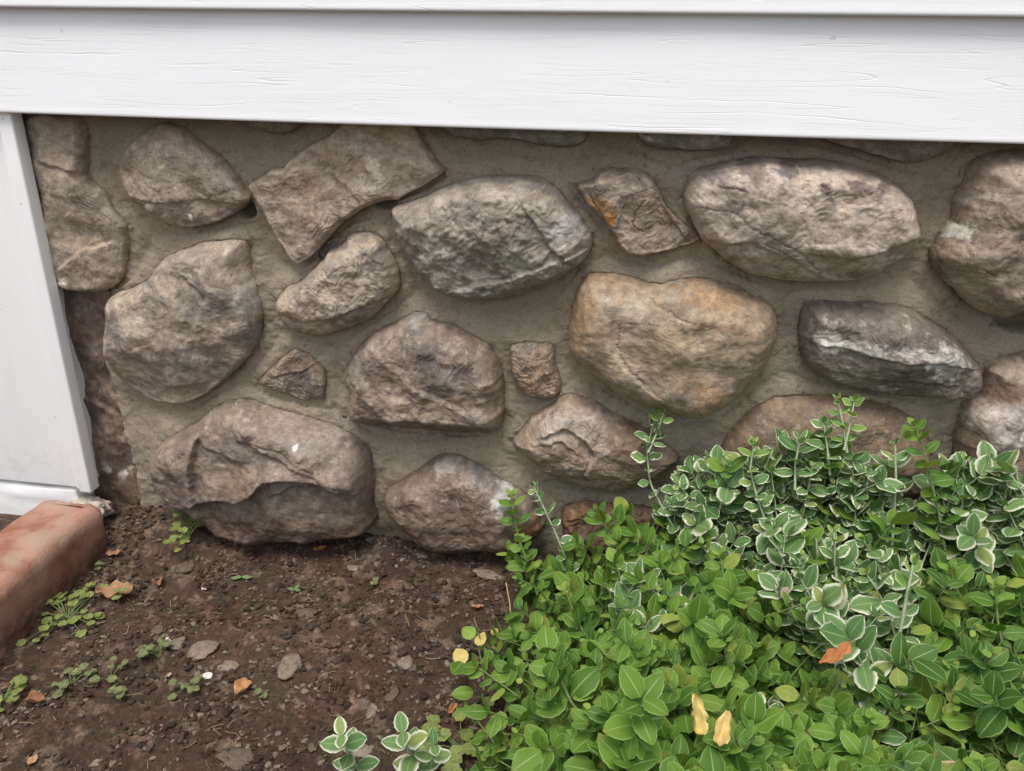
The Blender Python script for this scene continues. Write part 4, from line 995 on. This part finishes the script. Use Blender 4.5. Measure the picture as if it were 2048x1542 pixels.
def shoot(pl, base, tip, kind, lsize=.030, nodes=8, gap=.013, young=2, r=.0011, stem=None, bend=.3, youngk=None, spread=1.0, updir=None):
    base, tip = np.array(base, float), np.array(tip, float)
    side = np.random.default_rng(abs(int(tip[0] * 9973 + tip[1] * 7919)) % 100000).normal(size=3) * .012
    ctl = base * (1 - bend) + tip * bend; ctl[2] = max(base[2], tip[2] - np.linalg.norm(tip - base) * .35); ctl += side
    t = np.linspace(0, 1, 14)[:, None]
    pts = (1 - t) ** 2 * base + 2 * t * (1 - t) * ctl + t * t * tip
    pl.tube(pts, r * 1.5, r * .6, stem or (MSTEMP if kind.startswith('var') else MSTEM))
    seg = np.r_[0, np.cumsum(np.linalg.norm(np.diff(pts, axis=0), axis=1))]; L = seg[-1]
    az = random.uniform(0, 6.28)
    s_ = L
    yk = youngk or ('varyoung' if kind.startswith('var') else 'young')
    for i in range(nodes):
        if s_ < .004: break
        p_ = np.array([np.interp(s_, seg, pts[:, a]) for a in range(3)])
        p2 = np.array([np.interp(max(s_ - .006, 0), seg, pts[:, a]) for a in range(3)])
        tg = p_ - p2; tg /= np.linalg.norm(tg) + 1e-9
        a = np.cross(tg, [math.cos(az), math.sin(az), .2]); a /= np.linalg.norm(a) + 1e-9
        grow = min(1., .34 + .22 * i) if young else 1.
        elev = (1.05 - .22 * i if i < 3 else .35) + random.uniform(-.2, .2)
        for sgn in (1, -1):
            if random.random() < .04: continue
            e_ = elev * .85 + random.uniform(-.2, .2)
            dv = a * sgn * math.cos(e_) * spread + tg * math.sin(e_)
            dv += np.random.default_rng(random.randrange(99999)).normal(size=3) * .13
            nv = tg * math.cos(e_) - a * sgn * math.sin(e_) + TOL * (1.15 if kind == 'var' else .6)
            R = frame(dv, nv)
            pl.leaf(p_ + dv * .0015, R, lsize * grow * random.choice((.7, .85, 1., 1., 1.1, 1.2)) * random.uniform(.9, 1.1), yk if i < young and random.random() < .85 else kind)
        az += math.pi / 2 + random.uniform(-.25, .25)
        s_ -= gap * (.45 + .28 * min(i, 2)) * random.uniform(.85, 1.2)

def inpoly(x, y, poly):
    c = False; n = len(poly)
    for i in range(n):
        x1, y1 = poly[i]; x2, y2 = poly[(i + 1) % n]
        if (y1 > y) != (y2 > y) and x < (x2 - x1) * (y - y1) / (y2 - y1) + x1: c = not c
    return c
def canopy_point(px, py, extra=0.0):
    """where a shoot seen at this pixel ends: on the domed top of the planting, or near the wall for the highest ones"""
    d = ray(px, py)
    lb = np.interp(py, [980, 1150, 1300, 1450, 1560], [1010, 1000, 905, 905, 960])        # left border of the planting
    z_t = .035 + .125 * float(ss(0, 330, px - lb)) + extra
    w = CAM + d * ((z_t - CAM[2]) / d[2])
    if w[1] > -.075:
        w = on_y(px, py, -.060 - random.uniform(0, .05))
    return w
def root_point(tip, spread=.07):
    b = tip + np.array([random.gauss(.02, spread), random.gauss(.02, spread * .8), 0])
    b[0] = max(b[0], .02 + random.uniform(0, .05)); b[1] = min(b[1], -.04)
    b[2] = float(gh(b[0], b[1])[0]) - .003
    return b
def fill(pl, poly, n, kinds, lsize, nodes=8, mind=26, gap=.013, extra=0., young=1, keep=None):
    pts = []; tries = 0
    xs_ = [p_[0] for p_ in poly]; ys_ = [p_[1] for p_ in poly]
    while len(pts) < n and tries < n * 60:
        tries += 1
        x, y = random.uniform(min(xs_), max(xs_)), random.uniform(min(ys_), max(ys_))
        if not inpoly(x, y, poly): continue
        if any((x - a) ** 2 + (y - b) ** 2 < mind * mind for a, b in pts): continue
        pts.append((x, y))
    for (x, y) in pts:
        tip = canopy_point(x, y, random.gauss(0, .026) + extra)
        kd = random.choice(kinds)
        shoot(pl, root_point(tip), tip, kd, lsize * random.uniform(.85, 1.15), nodes, gap, young if random.random() < .45 else 0)

gs = Plant('green_shrub', 'low bushy evergreen shrub with glossy plain green leaves in front of the wall', 'shrub', (.25, -.35, 0))
fill(gs, [(1010,1090),(1100,1130),(1190,1040),(1300,1010),(1400,1060),(1500,1130),(1560,1200),(1500,1330),(1560,1420),(1640,1330),(1750,1400),(1760,1600),(1000,1600),(940,1480),(930,1380),(950,1290),(1040,1250),(1030,1180)], 235, ['green'], .0232, 9, 25, gap=.0165)
gs2 = Plant('green_shrub', 'darker green shrub filling the lower right corner', 'shrub', (.62, -.32, 0))
fill(gs2, [(1900,1080),(2048,1120),(2120,1200),(2150,1600),(1790,1600),(1780,1400),(1850,1250),(1880,1150)], 92, ['deep', 'green', 'deep'], .024, 9, 27, gap=.0165)
fill(gs2, [(1890,940),(1960,960),(1960,1080),(1880,1090)], 10, ['green', 'deep'], .028, 9, 26)
vs_ = Plant('variegated_shrub', 'white-edged variegated shrub rising against the wall below the reddish-brown stone', 'shrub', (.42, -.10, 0))
fill(vs_, [(1360,930),(1440,900),(1500,910),(1560,890),(1650,890),(1720,930),(1800,930),(1790,1000),(1800,1100),(1770,1170),(1640,1200),(1520,1130),(1420,1080),(1350,1010)], 118, ['var', 'var', 'var', 'var', 'var', 'green'], .0262, 8, 22, gap=.015)
fill(vs_, [(1520,1140),(1640,1200),(1780,1170),(1790,1260),(1650,1290),(1540,1240)], 18, ['var', 'green', 'var'], .0262, 8, 30, gap=.016)
fill(vs_, [(1500,1400),(1570,1400),(1580,1500),(1510,1510)], 4, ['var'], .026, 6, 26, extra=-.01)
fill(vs_, [(1700,1260),(1830,1250),(1830,1450),(1720,1440)], 14, ['var'], .028, 7, 26, extra=-.045)
fill(vs_, [(1210,1150),(1330,1150),(1320,1260),(1220,1230)], 8, ['var'], .028, 6, 26, extra=-.01)
vr = Plant('variegated_shrub', 'paler white-edged shrub at the right edge of the planting, some leaves yellowing', 'shrub', (.78, -.10, 0))
fill(vr, [(1880,930),(1960,915),(2060,930),(2150,960),(2150,1130),(2040,1130),(1960,1090),(1890,1030)], 46, ['var'], .028, 8, 24)

# tall shoots standing clear of the mass, traced one by one: (pixels from tip downwards), depth
def tall(pl, px, Y, kind, lsize, young=2, gap=.016, r=.0012, nodes=40):
    P_ = [on_y(x, y, Y - .012 * i) for i, (x, y) in enumerate(px)]
    pts = np.array(P_[::-1]); pts = np.stack([np.interp(np.linspace(0, 1, 18), np.linspace(0, 1, len(pts)), pts[:, a]) for a in range(3)], 1)
    pl.tube(pts, r * 1.5, r * .7, MSTEMP if kind.startswith('var') else MSTEM)
    seg = np.r_[0, np.cumsum(np.linalg.norm(np.diff(pts, axis=0), axis=1))]; s_ = seg[-1]; az = random.choice((0., math.pi / 2))
    yk = 'varyoung' if kind.startswith('var') else 'young'
    for i in range(nodes):
        if s_ < .01: break
        p_ = np.array([np.interp(s_, seg, pts[:, a]) for a in range(3)]); p2 = np.array([np.interp(max(s_ - .008, 0), seg, pts[:, a]) for a in range(3)])
        tg = p_ - p2; tg /= np.linalg.norm(tg)
        a = np.cross(tg, [math.cos(az), math.sin(az) , .0]); a /= np.linalg.norm(a)
        grow = min(1., .45 + .22 * i) * random.uniform(.75, 1.1)
        for sgn in (1, -1):
            if i > 2 and random.random() < .14: continue
            e_ = (1.0 - .2 * i if i < 3 else .4) + random.uniform(-.2, .2)
            dv = a * sgn * math.cos(e_) + tg * math.sin(e_) + np.array([random.gauss(0, .1) for _ in range(3)])
            nv = tg * math.cos(e_) - a * sgn * math.sin(e_) + np.array([0, -.8, .35])
            pl.leaf(p_ + dv * .002, frame(dv, nv), lsize * grow * random.uniform(.85, 1.12), yk if i < young else kind)
        az += math.pi / 2 + random.uniform(-.2, .2); s_ -= gap * (.35 + .32 * min(i, 2)) * random.uniform(.85, 1.15)
tall(vs_, [(1312,828),(1293,900),(1300,965),(1322,1010),(1350,1060)], -.05, 'var', .021)
tall(vs_, [(1330,818),(1312,870),(1296,905)], -.052, 'var', .017, 3)
tall(vs_, [(1068,975),(1090,1020),(1115,1075),(1145,1150),(1180,1230),(1215,1290)], -.06, 'var', .023, 0, .020, .0014)
tall(vs_, [(1708,805),(1700,850),(1688,900)], -.075, 'varyoung', .022, 4)
tall(vs_, [(1676,800),(1686,850),(1694,905)], -.072, 'varyoung', .017, 4)
tall(gs, [(1022,990),(1030,1040),(1040,1090),(1052,1140),(1068,1200),(1090,1270)], -.05, 'green', .024, 2, .014)
tall(gs2, [(1830,852),(1848,900),(1862,960),(1880,1040),(1890,1100)], -.085, 'green', .026, 1, .018)
tall(vs_, [(1790,890),(1792,960),(1786,1060),(1780,1130)], -.09, 'var', .024, 0, .05, .0015)
tall(vs_, [(1508,885),(1500,940),(1515,1000),(1545,1080),(1570,1120)], -.10, 'var', .022, 4)
tall(vs_, [(1648,850),(1655,900),(1660,950)], -.08, 'var', .030, 0, .014)
tall(vs_, [(1600,880),(1590,930),(1590,980)], -.09, 'var', .027, 0, .014)
tall(vs_, [(1668,1065),(1672,1150),(1682,1230),(1690,1300)], -.20, 'var', .027, 2, .03, .0018)
tall(vs_, [(1826,1130),(1812,1200),(1795,1290),(1778,1380),(1740,1440)], -.30, 'var', .026, 3, .026, .0018)
tall(gs, [(1108,1330),(1140,1400),(1190,1470),(1220,1540)], -.42, 'green', .032, 0, .016, .0016)
tall(gs, [(1195,1020),(1215,1060),(1240,1110),(1270,1170)], -.10, 'green', .022, 1, .016)
tall(gs, [(1130,1180),(1150,1230),(1180,1290)], -.22, 'green', .024, 2, .016)
tall(gs, [(1440,1110),(1450,1170),(1465,1240)], -.22, 'green', .024, 2, .016)
tall(gs, [(1330,1290),(1345,1350),(1365,1420)], -.36, 'green', .026, 2, .017)
tall(gs, [(1040,1080),(1055,1130),(1075,1190)], -.10, 'green', .023, 2, .013)
tall(gs2, [(1990,1170),(1995,1240),(2010,1320)], -.26, 'green', .024, 2, .017)
tall(gs2, [(1905,1340),(1915,1400),(1935,1470)], -.36, 'green', .026, 2, .018)
tall(gs, [(1218,1420),(1240,1480),(1260,1545)], -.45, 'green', .034, 0, .02, .0016)
tall(gs2, [(1900,1140),(1930,1220),(1960,1300),(1990,1400)], -.22, 'green', .028, 0, .018)
# interior woody stems so the mass has an inside
for pl, cx, cy, n in ((gs, .25, -.33, 46), (gs2, .66, -.3, 26), (vs_, .42, -.10, 26), (vr, .78, -.1, 12)):
    for i in range(n):
        b = np.array([cx + random.gauss(0, .13), min(-.03, cy + random.gauss(0, .09)), 0]); b[2] = float(gh(b[0], b[1])[0]) - .004
        e_ = b + np.array([random.gauss(0, .04), random.gauss(0, .04), random.uniform(.05, .12)]); e_[1] = min(e_[1], -.03)
        pl.tube(np.array([b, (b + e_) / 2 + np.array([random.gauss(0, .008), random.gauss(0, .008), 0]), e_]), .0022, .0014, MWOOD)
tw_ = [canopy_point(1795, 1528, .02), canopy_point(1860, 1525, .022), canopy_point(1945, 1524, .02)]
gs2.tube(np.array(tw_), .0011, .0014, MSTRAW)
for (px_, py_, q_) in ((1003, 1190, 1235), (1012, 1165, 1250), (948, 1235, 1290), (958, 1300, 1380)):
    a_ = on_z(px_, py_, .045); b_ = on_z(px_ + 10, q_, .0); gs.tube(np.array([b_, (a_ + b_) / 2 + [.002, 0, 0], a_]), .0011, .0009, MSTRAW if py_ != 1300 else MSTEM)
for (px_, py_, k_, sz_, a_) in ((935, 1262, 'young', .024, 2.6), (962, 1275, 'yellow', .024, 1.4), (920, 1310, 'yellow', .026, 2.2), (1035, 1255, 'young', .024, .6), (915, 1335, 'green', .026, 4.5), (990, 1262, 'yellow', .012, 1.0), (925, 1385, 'green', .026, 3.6)):
    p_ = on_z(px_, py_, .045); dv_ = np.array([math.cos(a_), math.sin(a_), .2]); gs.leaf(p_ - dv_ * sz_ * .5, frame(dv_, TOL), sz_, k_)
for pl in (gs, gs2, vs_, vr): pl.build(300)

# variegated sprigs at the bottom edge
def sprig(px_list, label, sizes=.028, lift=.10):
    P_ = []
    n = len(px_list)
    for i, (x, y) in enumerate(px_list):
        P_.append(on_z(x, y, lift * (1 - i / (n - 1)) + .004))
    P_ = P_[::-1]
    pl = Plant('variegated_sprig', label, 'sprig', P_[0])
    pts = np.array(P_); pts = np.stack([np.interp(np.linspace(0, 1, 12), np.linspace(0, 1, n), pts[:, a]) for a in range(3)], 1)
    pl.tube(pts, .0016, .0010, MSTEMP)
    seg = np.r_[0, np.cumsum(np.linalg.norm(np.diff(pts, axis=0), axis=1))]; s_ = seg[-1]; az = .3
    for i in range(4):
        if s_ < .006: break
        p_ = np.array([np.interp(s_, seg, pts[:, a]) for a in range(3)]); tg = pts[-1] - pts[0]; tg /= np.linalg.norm(tg)
        a = np.cross(tg, [math.cos(az), math.sin(az), .3]); a /= np.linalg.norm(a)
        for sgn in (1, -1):
            dv = a * sgn * .85 + tg * .5; nv = tg * .8 + TOL * .9 - a * sgn * .3
            pl.leaf(p_, frame(dv, nv), sizes * (.6 if i == 0 else .85) * random.uniform(.85, 1.1), 'var')
        az += 1.5; s_ -= .026
    pl.build(300)
sprig([(683,1470),(700,1510),(730,1560)], 'short white-edged sprig poking up at the bottom edge, left one')
sprig([(806,1465),(825,1510),(850,1560)], 'taller white-edged sprig poking up at the bottom edge, right one', .031)
sprig([(868,1490),(862,1530),(862,1570)], 'white-edged sprig with a pale tip beside the left foot of the shrub', .027, .08)

# ---- clover and seedlings
def leaflet_mesh(mat):
    V = [(0, 0, 0)]; U_ = [0]; L_ = [0]
    n = 14
    for i in range(n + 1):
        a = -1.25 + 2.5 * i / n
        r = 1 - .20 * math.exp(-(a / .22) ** 2) if abs(a) < 1.1 else .80
        V.append((math.sin(a) * r * .72, math.cos(a) * r, .10 * abs(math.sin(a)))); U_.append(1 if i in (0, n) else abs(math.sin(a)) * .9); L_.append(math.cos(a))
    T = [[0, i + 1, i] for i in range(1, n + 1)]
    T = [[0, i, i + 1][::-1] for i in range(1, n + 1)]
    me = mesh_np('leaflet', np.array(V), None, np.array(T)); set_attr(me, 'lu', np.array(U_)); set_attr(me, 'lv', np.array(L_)); set_attr(me, 'tint', np.full(len(V), .3)); me.materials.append(mat)
    return me
MCLV = mat_leaf('clover_leaf', (.15, .19, .050), (.26, .30, .095), 'plain', trans=.3)
MCLD = mat_leaf('dull_clover_leaf', (.12, .13, .06), (.17, .19, .09), 'plain', trans=.25)
LF = {'a': leaflet_mesh(MCLV), 'b': leaflet_mesh(MCLD)}
def clover(px, py, rpx, n, label, mk='a', sz=.0062, hgt=.016, at=None):
    c = place_z(px, py) if at is None else at
    sc = np.linalg.norm(c - CAM) / FPX
    root = empty('clover', c, label, 'clover')
    tubes = []
    for i in range(n):
        a = random.uniform(0, 6.28); r = rpx * sc * math.sqrt(random.random())
        x, y = c[0] + math.cos(a) * r, min(c[1] + math.sin(a) * r * 1.3, -.03 if c[1] > -.1 else 9)
        z_ = float(gh(x, y)[0]) + random.uniform(.35, 1.1) * hgt
        tubes.append((np.array([c + np.array([random.gauss(0, .002), random.gauss(0, .002), 0]), (c + [x, y, z_]) / 2 + [0, 0, .004], [x, y, z_]])))
        rot = random.uniform(0, 6.28); tl = np.array([random.gauss(0, .22), random.gauss(-.25, .22), 1.])
        s_ = sz * 1.18 * random.uniform(.7, 1.2)
        for j in range(3):
            b = rot + j * 2.094 + random.gauss(0, .08)
            dv = np.array([math.cos(b), math.sin(b), random.uniform(-.1, .15)])
            o = bpy.data.objects.new('leaflet', LF[mk]); S.collection.objects.link(o); o.parent = root
            Mx = Matrix((frame(dv, tl) * s_).tolist()).to_4x4(); Mx.translation = Vector((x - c[0], y - c[1], z_ - c[2])); o.matrix_local = Mx
    vs, qs = [], []; nn = 0; K = 4
    for pts in tubes:
        pts = pts - c
        for i, p_ in enumerate(pts):
            t = pts[min(i + 1, 2)] - pts[max(i - 1, 0)]; t = t / (np.linalg.norm(t) + 1e-9); a = np.cross(t, [.3, .9, .1]); a /= np.linalg.norm(a); b = np.cross(t, a)
            an = np.arange(K) / K * 6.283; vs.append(p_ + .0005 * (np.cos(an)[:, None] * a + np.sin(an)[:, None] * b))
        for i in range(2):
            a_ = np.arange(K); b_ = (a_ + 1) % K; qs.append(nn + np.stack([i * K + a_, i * K + b_, (i + 1) * K + b_, (i + 1) * K + a_], 1))
        nn += 3 * K
    link('stems', mesh_np('stems', np.vstack(vs), np.vstack(qs)), MSTEM, root, kind='stuff')
clover(385,1050,40,24,'green clover clump growing at the left foot of the wide ledge-like boulder','a',.0066,.052,at=(lambda w_: np.array([w_[0], w_[1], float(gh(w_[0], w_[1])[0])]))(on_z(372, 1088, .01)))
clover(135,1240,62,34,'biggest yellow-green clover patch, beside the terracotta block','a',.0060,.014)
clover(316,1312,24,10,'small clover left of the narrow pale chip','b',.0052)
clover(145,1368,28,9,'dull clover below the biggest patch','b',.0052)
clover(222,1362,24,7,'thin clover with a few leaves, right of the dull clover','b',.0050)
clover(236,1400,16,4,'tiny clover on the dark soil at the lower left','b',.0050)
clover(382,1378,30,8,'sparse grey-green clover left of the orange curled leaf','b',.0048)
clover(8,1400,34,10,'green clover cut by the left edge of the picture','a',.0065)
clover(238,1205,12,3,'single clover sprig on the large curled tan leaf','a',.0055)
clover(520,1398,14,3,'lone clover just right of the orange curled leaf','b',.0050)
clover(752,1165,16,3,'blue-green clover seedling right of the two-leaf sprout','b',.0050)
clover(925,1500,70,26,'clover at the left foot of the shrub near the bottom edge','a',.0085,.02)
clover(205,1140,14,3,'pale seedling by the corner of the terracotta block','b',.0045)
def seedling(px, py, n, size, label, tilt=.2, kind='young'):
    c = place_z(px, py); root = empty('seedling', c, label, 'seedling')
    me = leaf_mesh('leaf', mat_leaf('seedling_leaf', (.13, .20, .08), (.19, .26, .12), 'plain'), px * .1, wid=.5, nl=6, nw=4)
    for i in range(n):
        a = i * 6.283 / n + random.uniform(-.3, .3) + px
        dv = np.array([math.cos(a), math.sin(a), tilt]); o = bpy.data.objects.new('leaf', me); S.collection.objects.link(o); o.parent = root
        Mx = Matrix((frame(dv, np.array([0, -.2, 1])) * size).tolist()).to_4x4(); Mx.translation = Vector((0, 0, .006)); o.matrix_local = Mx
seedling(590,1186,3,.011,'three-leaf sprout in the middle of the soil, right of the round leaf',.35)
seedling(484,1160,2,.015,'pale round-leaved seedling left of the three-leaf sprout',.05)

# ---- dry and fallen leaves
def dry_leaf(px, py, lpx, wid, ang, ca, cb, label, curl=.8, z=0.004, shape='oval', seed=1, at=None, tiltx=0.0, cat='dry leaf', cup=0.5):
    w = place_z(px, py) if at is None else at
    sc = np.linalg.norm(w - CAM) / FPX; L = lpx * sc
    nl, nw = 14, 10
    V, r_ = [], random.Random(seed)
    for j in range(nl + 1):
        v = j / nl
        prof = math.sin(math.pi * (.03 + .95 * v)) ** .7
        if shape == 'lobed': prof *= .72 + .38 * abs(math.sin(v * 9.5 + .5))
        for i in range(nw + 1):
            u = -1 + 2 * i / nw
            x = u * wid * .5 * prof
            zz_ = cup * abs(x) ** 1.5 * 1.6 + curl * (v - .5) ** 2 * .7 + .06 * math.sin(v * 13 + seed) * u + .04 * math.sin(u * 7 + v * 5 + seed)
            V.append((x, v - .5, zz_))
    V = np.array(V); V += fbm(V, .25, 2, seed=seed)[:, None] * np.array([.02, .02, .05])
    V += fbm(V, .42, 3, .6, seed=seed + 5)[:, None] * np.array([.05, .03, .09]) * (1.6 if at is not None else .8)
    V[:, 2] -= V[:, 2].min()
    me = mesh_np('dry_leaf', V * L, grid_quads(nl + 1, nw + 1)[:, ::-1])
    mt = mat_simple('fallen_leaf', ca, cb, 130, .75, .6, .25)
    o = link('fallen_leaf', me, mt, label=label, cat=cat)
    o.location = Vector((w[0], w[1], w[2] + z)); o.rotation_euler = (tiltx, 0, math.radians(ang))
    return o
OR1, OR2 = (.28, .14, .065), (.44, .26, .14)
TN1, TN2 = (.30, .16, .08), (.44, .27, .15)
dry_leaf(230,1113,26,.55,-60,OR1,OR2,'small orange leaf lying right of the terracotta block corner',seed=2)
dry_leaf(640,1103,24,.5,-60,(.42,.2,.06),(.6,.35,.13),'small bright orange leaf under the wide boulder, above the middle of the soil',seed=3)
dry_leaf(318,1172,24,.7,30,(.25,.10,.06),(.42,.22,.14),'curled reddish leaf fragment in the upper left soil',seed=4,cup=1.4)
dry_leaf(232,1195,62,.62,-75,TN1,TN2,'largest crumpled tan leaf on the soil, above the clover patch',seed=5,shape='lobed')
dry_leaf(488,1383,34,.85,-20,(.42,.20,.08),(.58,.33,.17),'curled orange leaf on the lower left soil',seed=6,cup=.9)
dry_leaf(72,1411,32,.6,-80,(.22,.10,.05),(.36,.2,.11),'brown rolled leaf in the lower left soil near the terracotta block',seed=7,cup=1.8)
dry_leaf(67,1528,20,.8,10,(.4,.22,.11),(.52,.32,.18),'pale tan leaf scrap in the bottom left corner',seed=8)
dry_leaf(906,1428,28,.5,-20,(.34,.16,.06),(.48,.26,.12),'curled orange-brown leaf at the left foot of the shrub',seed=9,cup=1.8)
dry_leaf(955,1219,24,.4,-85,(.34,.15,.08),(.52,.28,.16),'thin orange leaf lying above the left end of the shrub',seed=10)
dry_leaf(340,1355,9,.8,0,(.45,.3,.2),(.58,.42,.3),'tiny peach-coloured leaf scrap above the sparse clover',seed=11)
dry_leaf(300,1500,22,.6,20,(.10,.06,.05),(.16,.10,.08),'dull brown leaf scrap on the bottom soil',seed=12)
dry_leaf(1675,1322,72,.36,-62,(.36,.13,.04),(.50,.22,.08),'brown autumn leaf caught in the shrub, right of its middle',seed=13,at=canopy_point(1675,1322,.055),z=.004,tiltx=.5,shape='lobed',cup=.3)
dry_leaf(1385,1445,70,.42,28,(.62,.46,.13),(.72,.60,.24),'yellow withered leaf on top of the green shrub, upper one',seed=14,at=canopy_point(1385,1445,.03),z=.010,tiltx=.9,shape='lobed',cup=1.9)
dry_leaf(1428,1482,66,.45,-10,(.60,.42,.13),(.70,.55,.24),'yellow withered leaf on top of the green shrub, lower one',seed=15,at=canopy_point(1440,1492,.03),z=.010,tiltx=.2,cup=1.7,curl=1.6)
dry_leaf(1548,1188,46,.45,30,(.55,.47,.40),(.68,.62,.54),'withered whitish leaf drooping below the variegated shrub',seed=16,at=canopy_point(1548,1188,.02),z=.006,tiltx=.9,cup=1.2)
dry_leaf(1562,1205,40,.4,50,(.42,.28,.20),(.60,.48,.38),'withered pinkish leaf beside the whitish one',seed=17,at=canopy_point(1566,1205,.02),z=.006,tiltx=.7,cup=1.2)

# short straws and root fibres nobody could count
def litter(n=420):
    r_ = np.random.default_rng(12); vs, fs, tt = [], [], []; k = 0
    for i in range(n):
        x, y = r_.uniform(-.74, .15), r_.uniform(-.55, -.01); L = r_.uniform(.004, .018) * (1.6 if r_.random() < .08 else 1); a = r_.uniform(0, 6.28); w_ = r_.uniform(.00025, .0006)
        m = 5; c = np.linspace(-.5, .5, m); bend = r_.normal() * .35
        px_ = x + L * (c * math.cos(a) - bend * c * c * math.sin(a)); py_ = y + L * (c * math.sin(a) + bend * c * c * math.cos(a))
        pz = gh(px_, py_) + .0032 + np.abs(r_.normal(size=m)) * .0006
        nx, ny = -math.sin(a) * w_, math.cos(a) * w_
        for j in range(m): vs += [(px_[j] - nx, py_[j] - ny, pz[j]), (px_[j], py_[j], pz[j] + w_ * 1.4), (px_[j] + nx, py_[j] + ny, pz[j])]
        for j in range(m - 1):
            o_ = k + j * 3; fs += [(o_, o_ + 3, o_ + 4, o_ + 1), (o_ + 1, o_ + 4, o_ + 5, o_ + 2)]
        tt += [r_.random()] * (m * 3); k += m * 3
    me = mesh_np('plant_litter', np.array(vs), np.array(fs)); set_attr(me, 'tint', np.array(tt))
    link('plant_litter', me, mat_clod('litter', (.10, .06, .035), (.34, .25, .15)), kind='stuff', label='short brown straws and root fibres littering the soil', cat='litter')
litter()
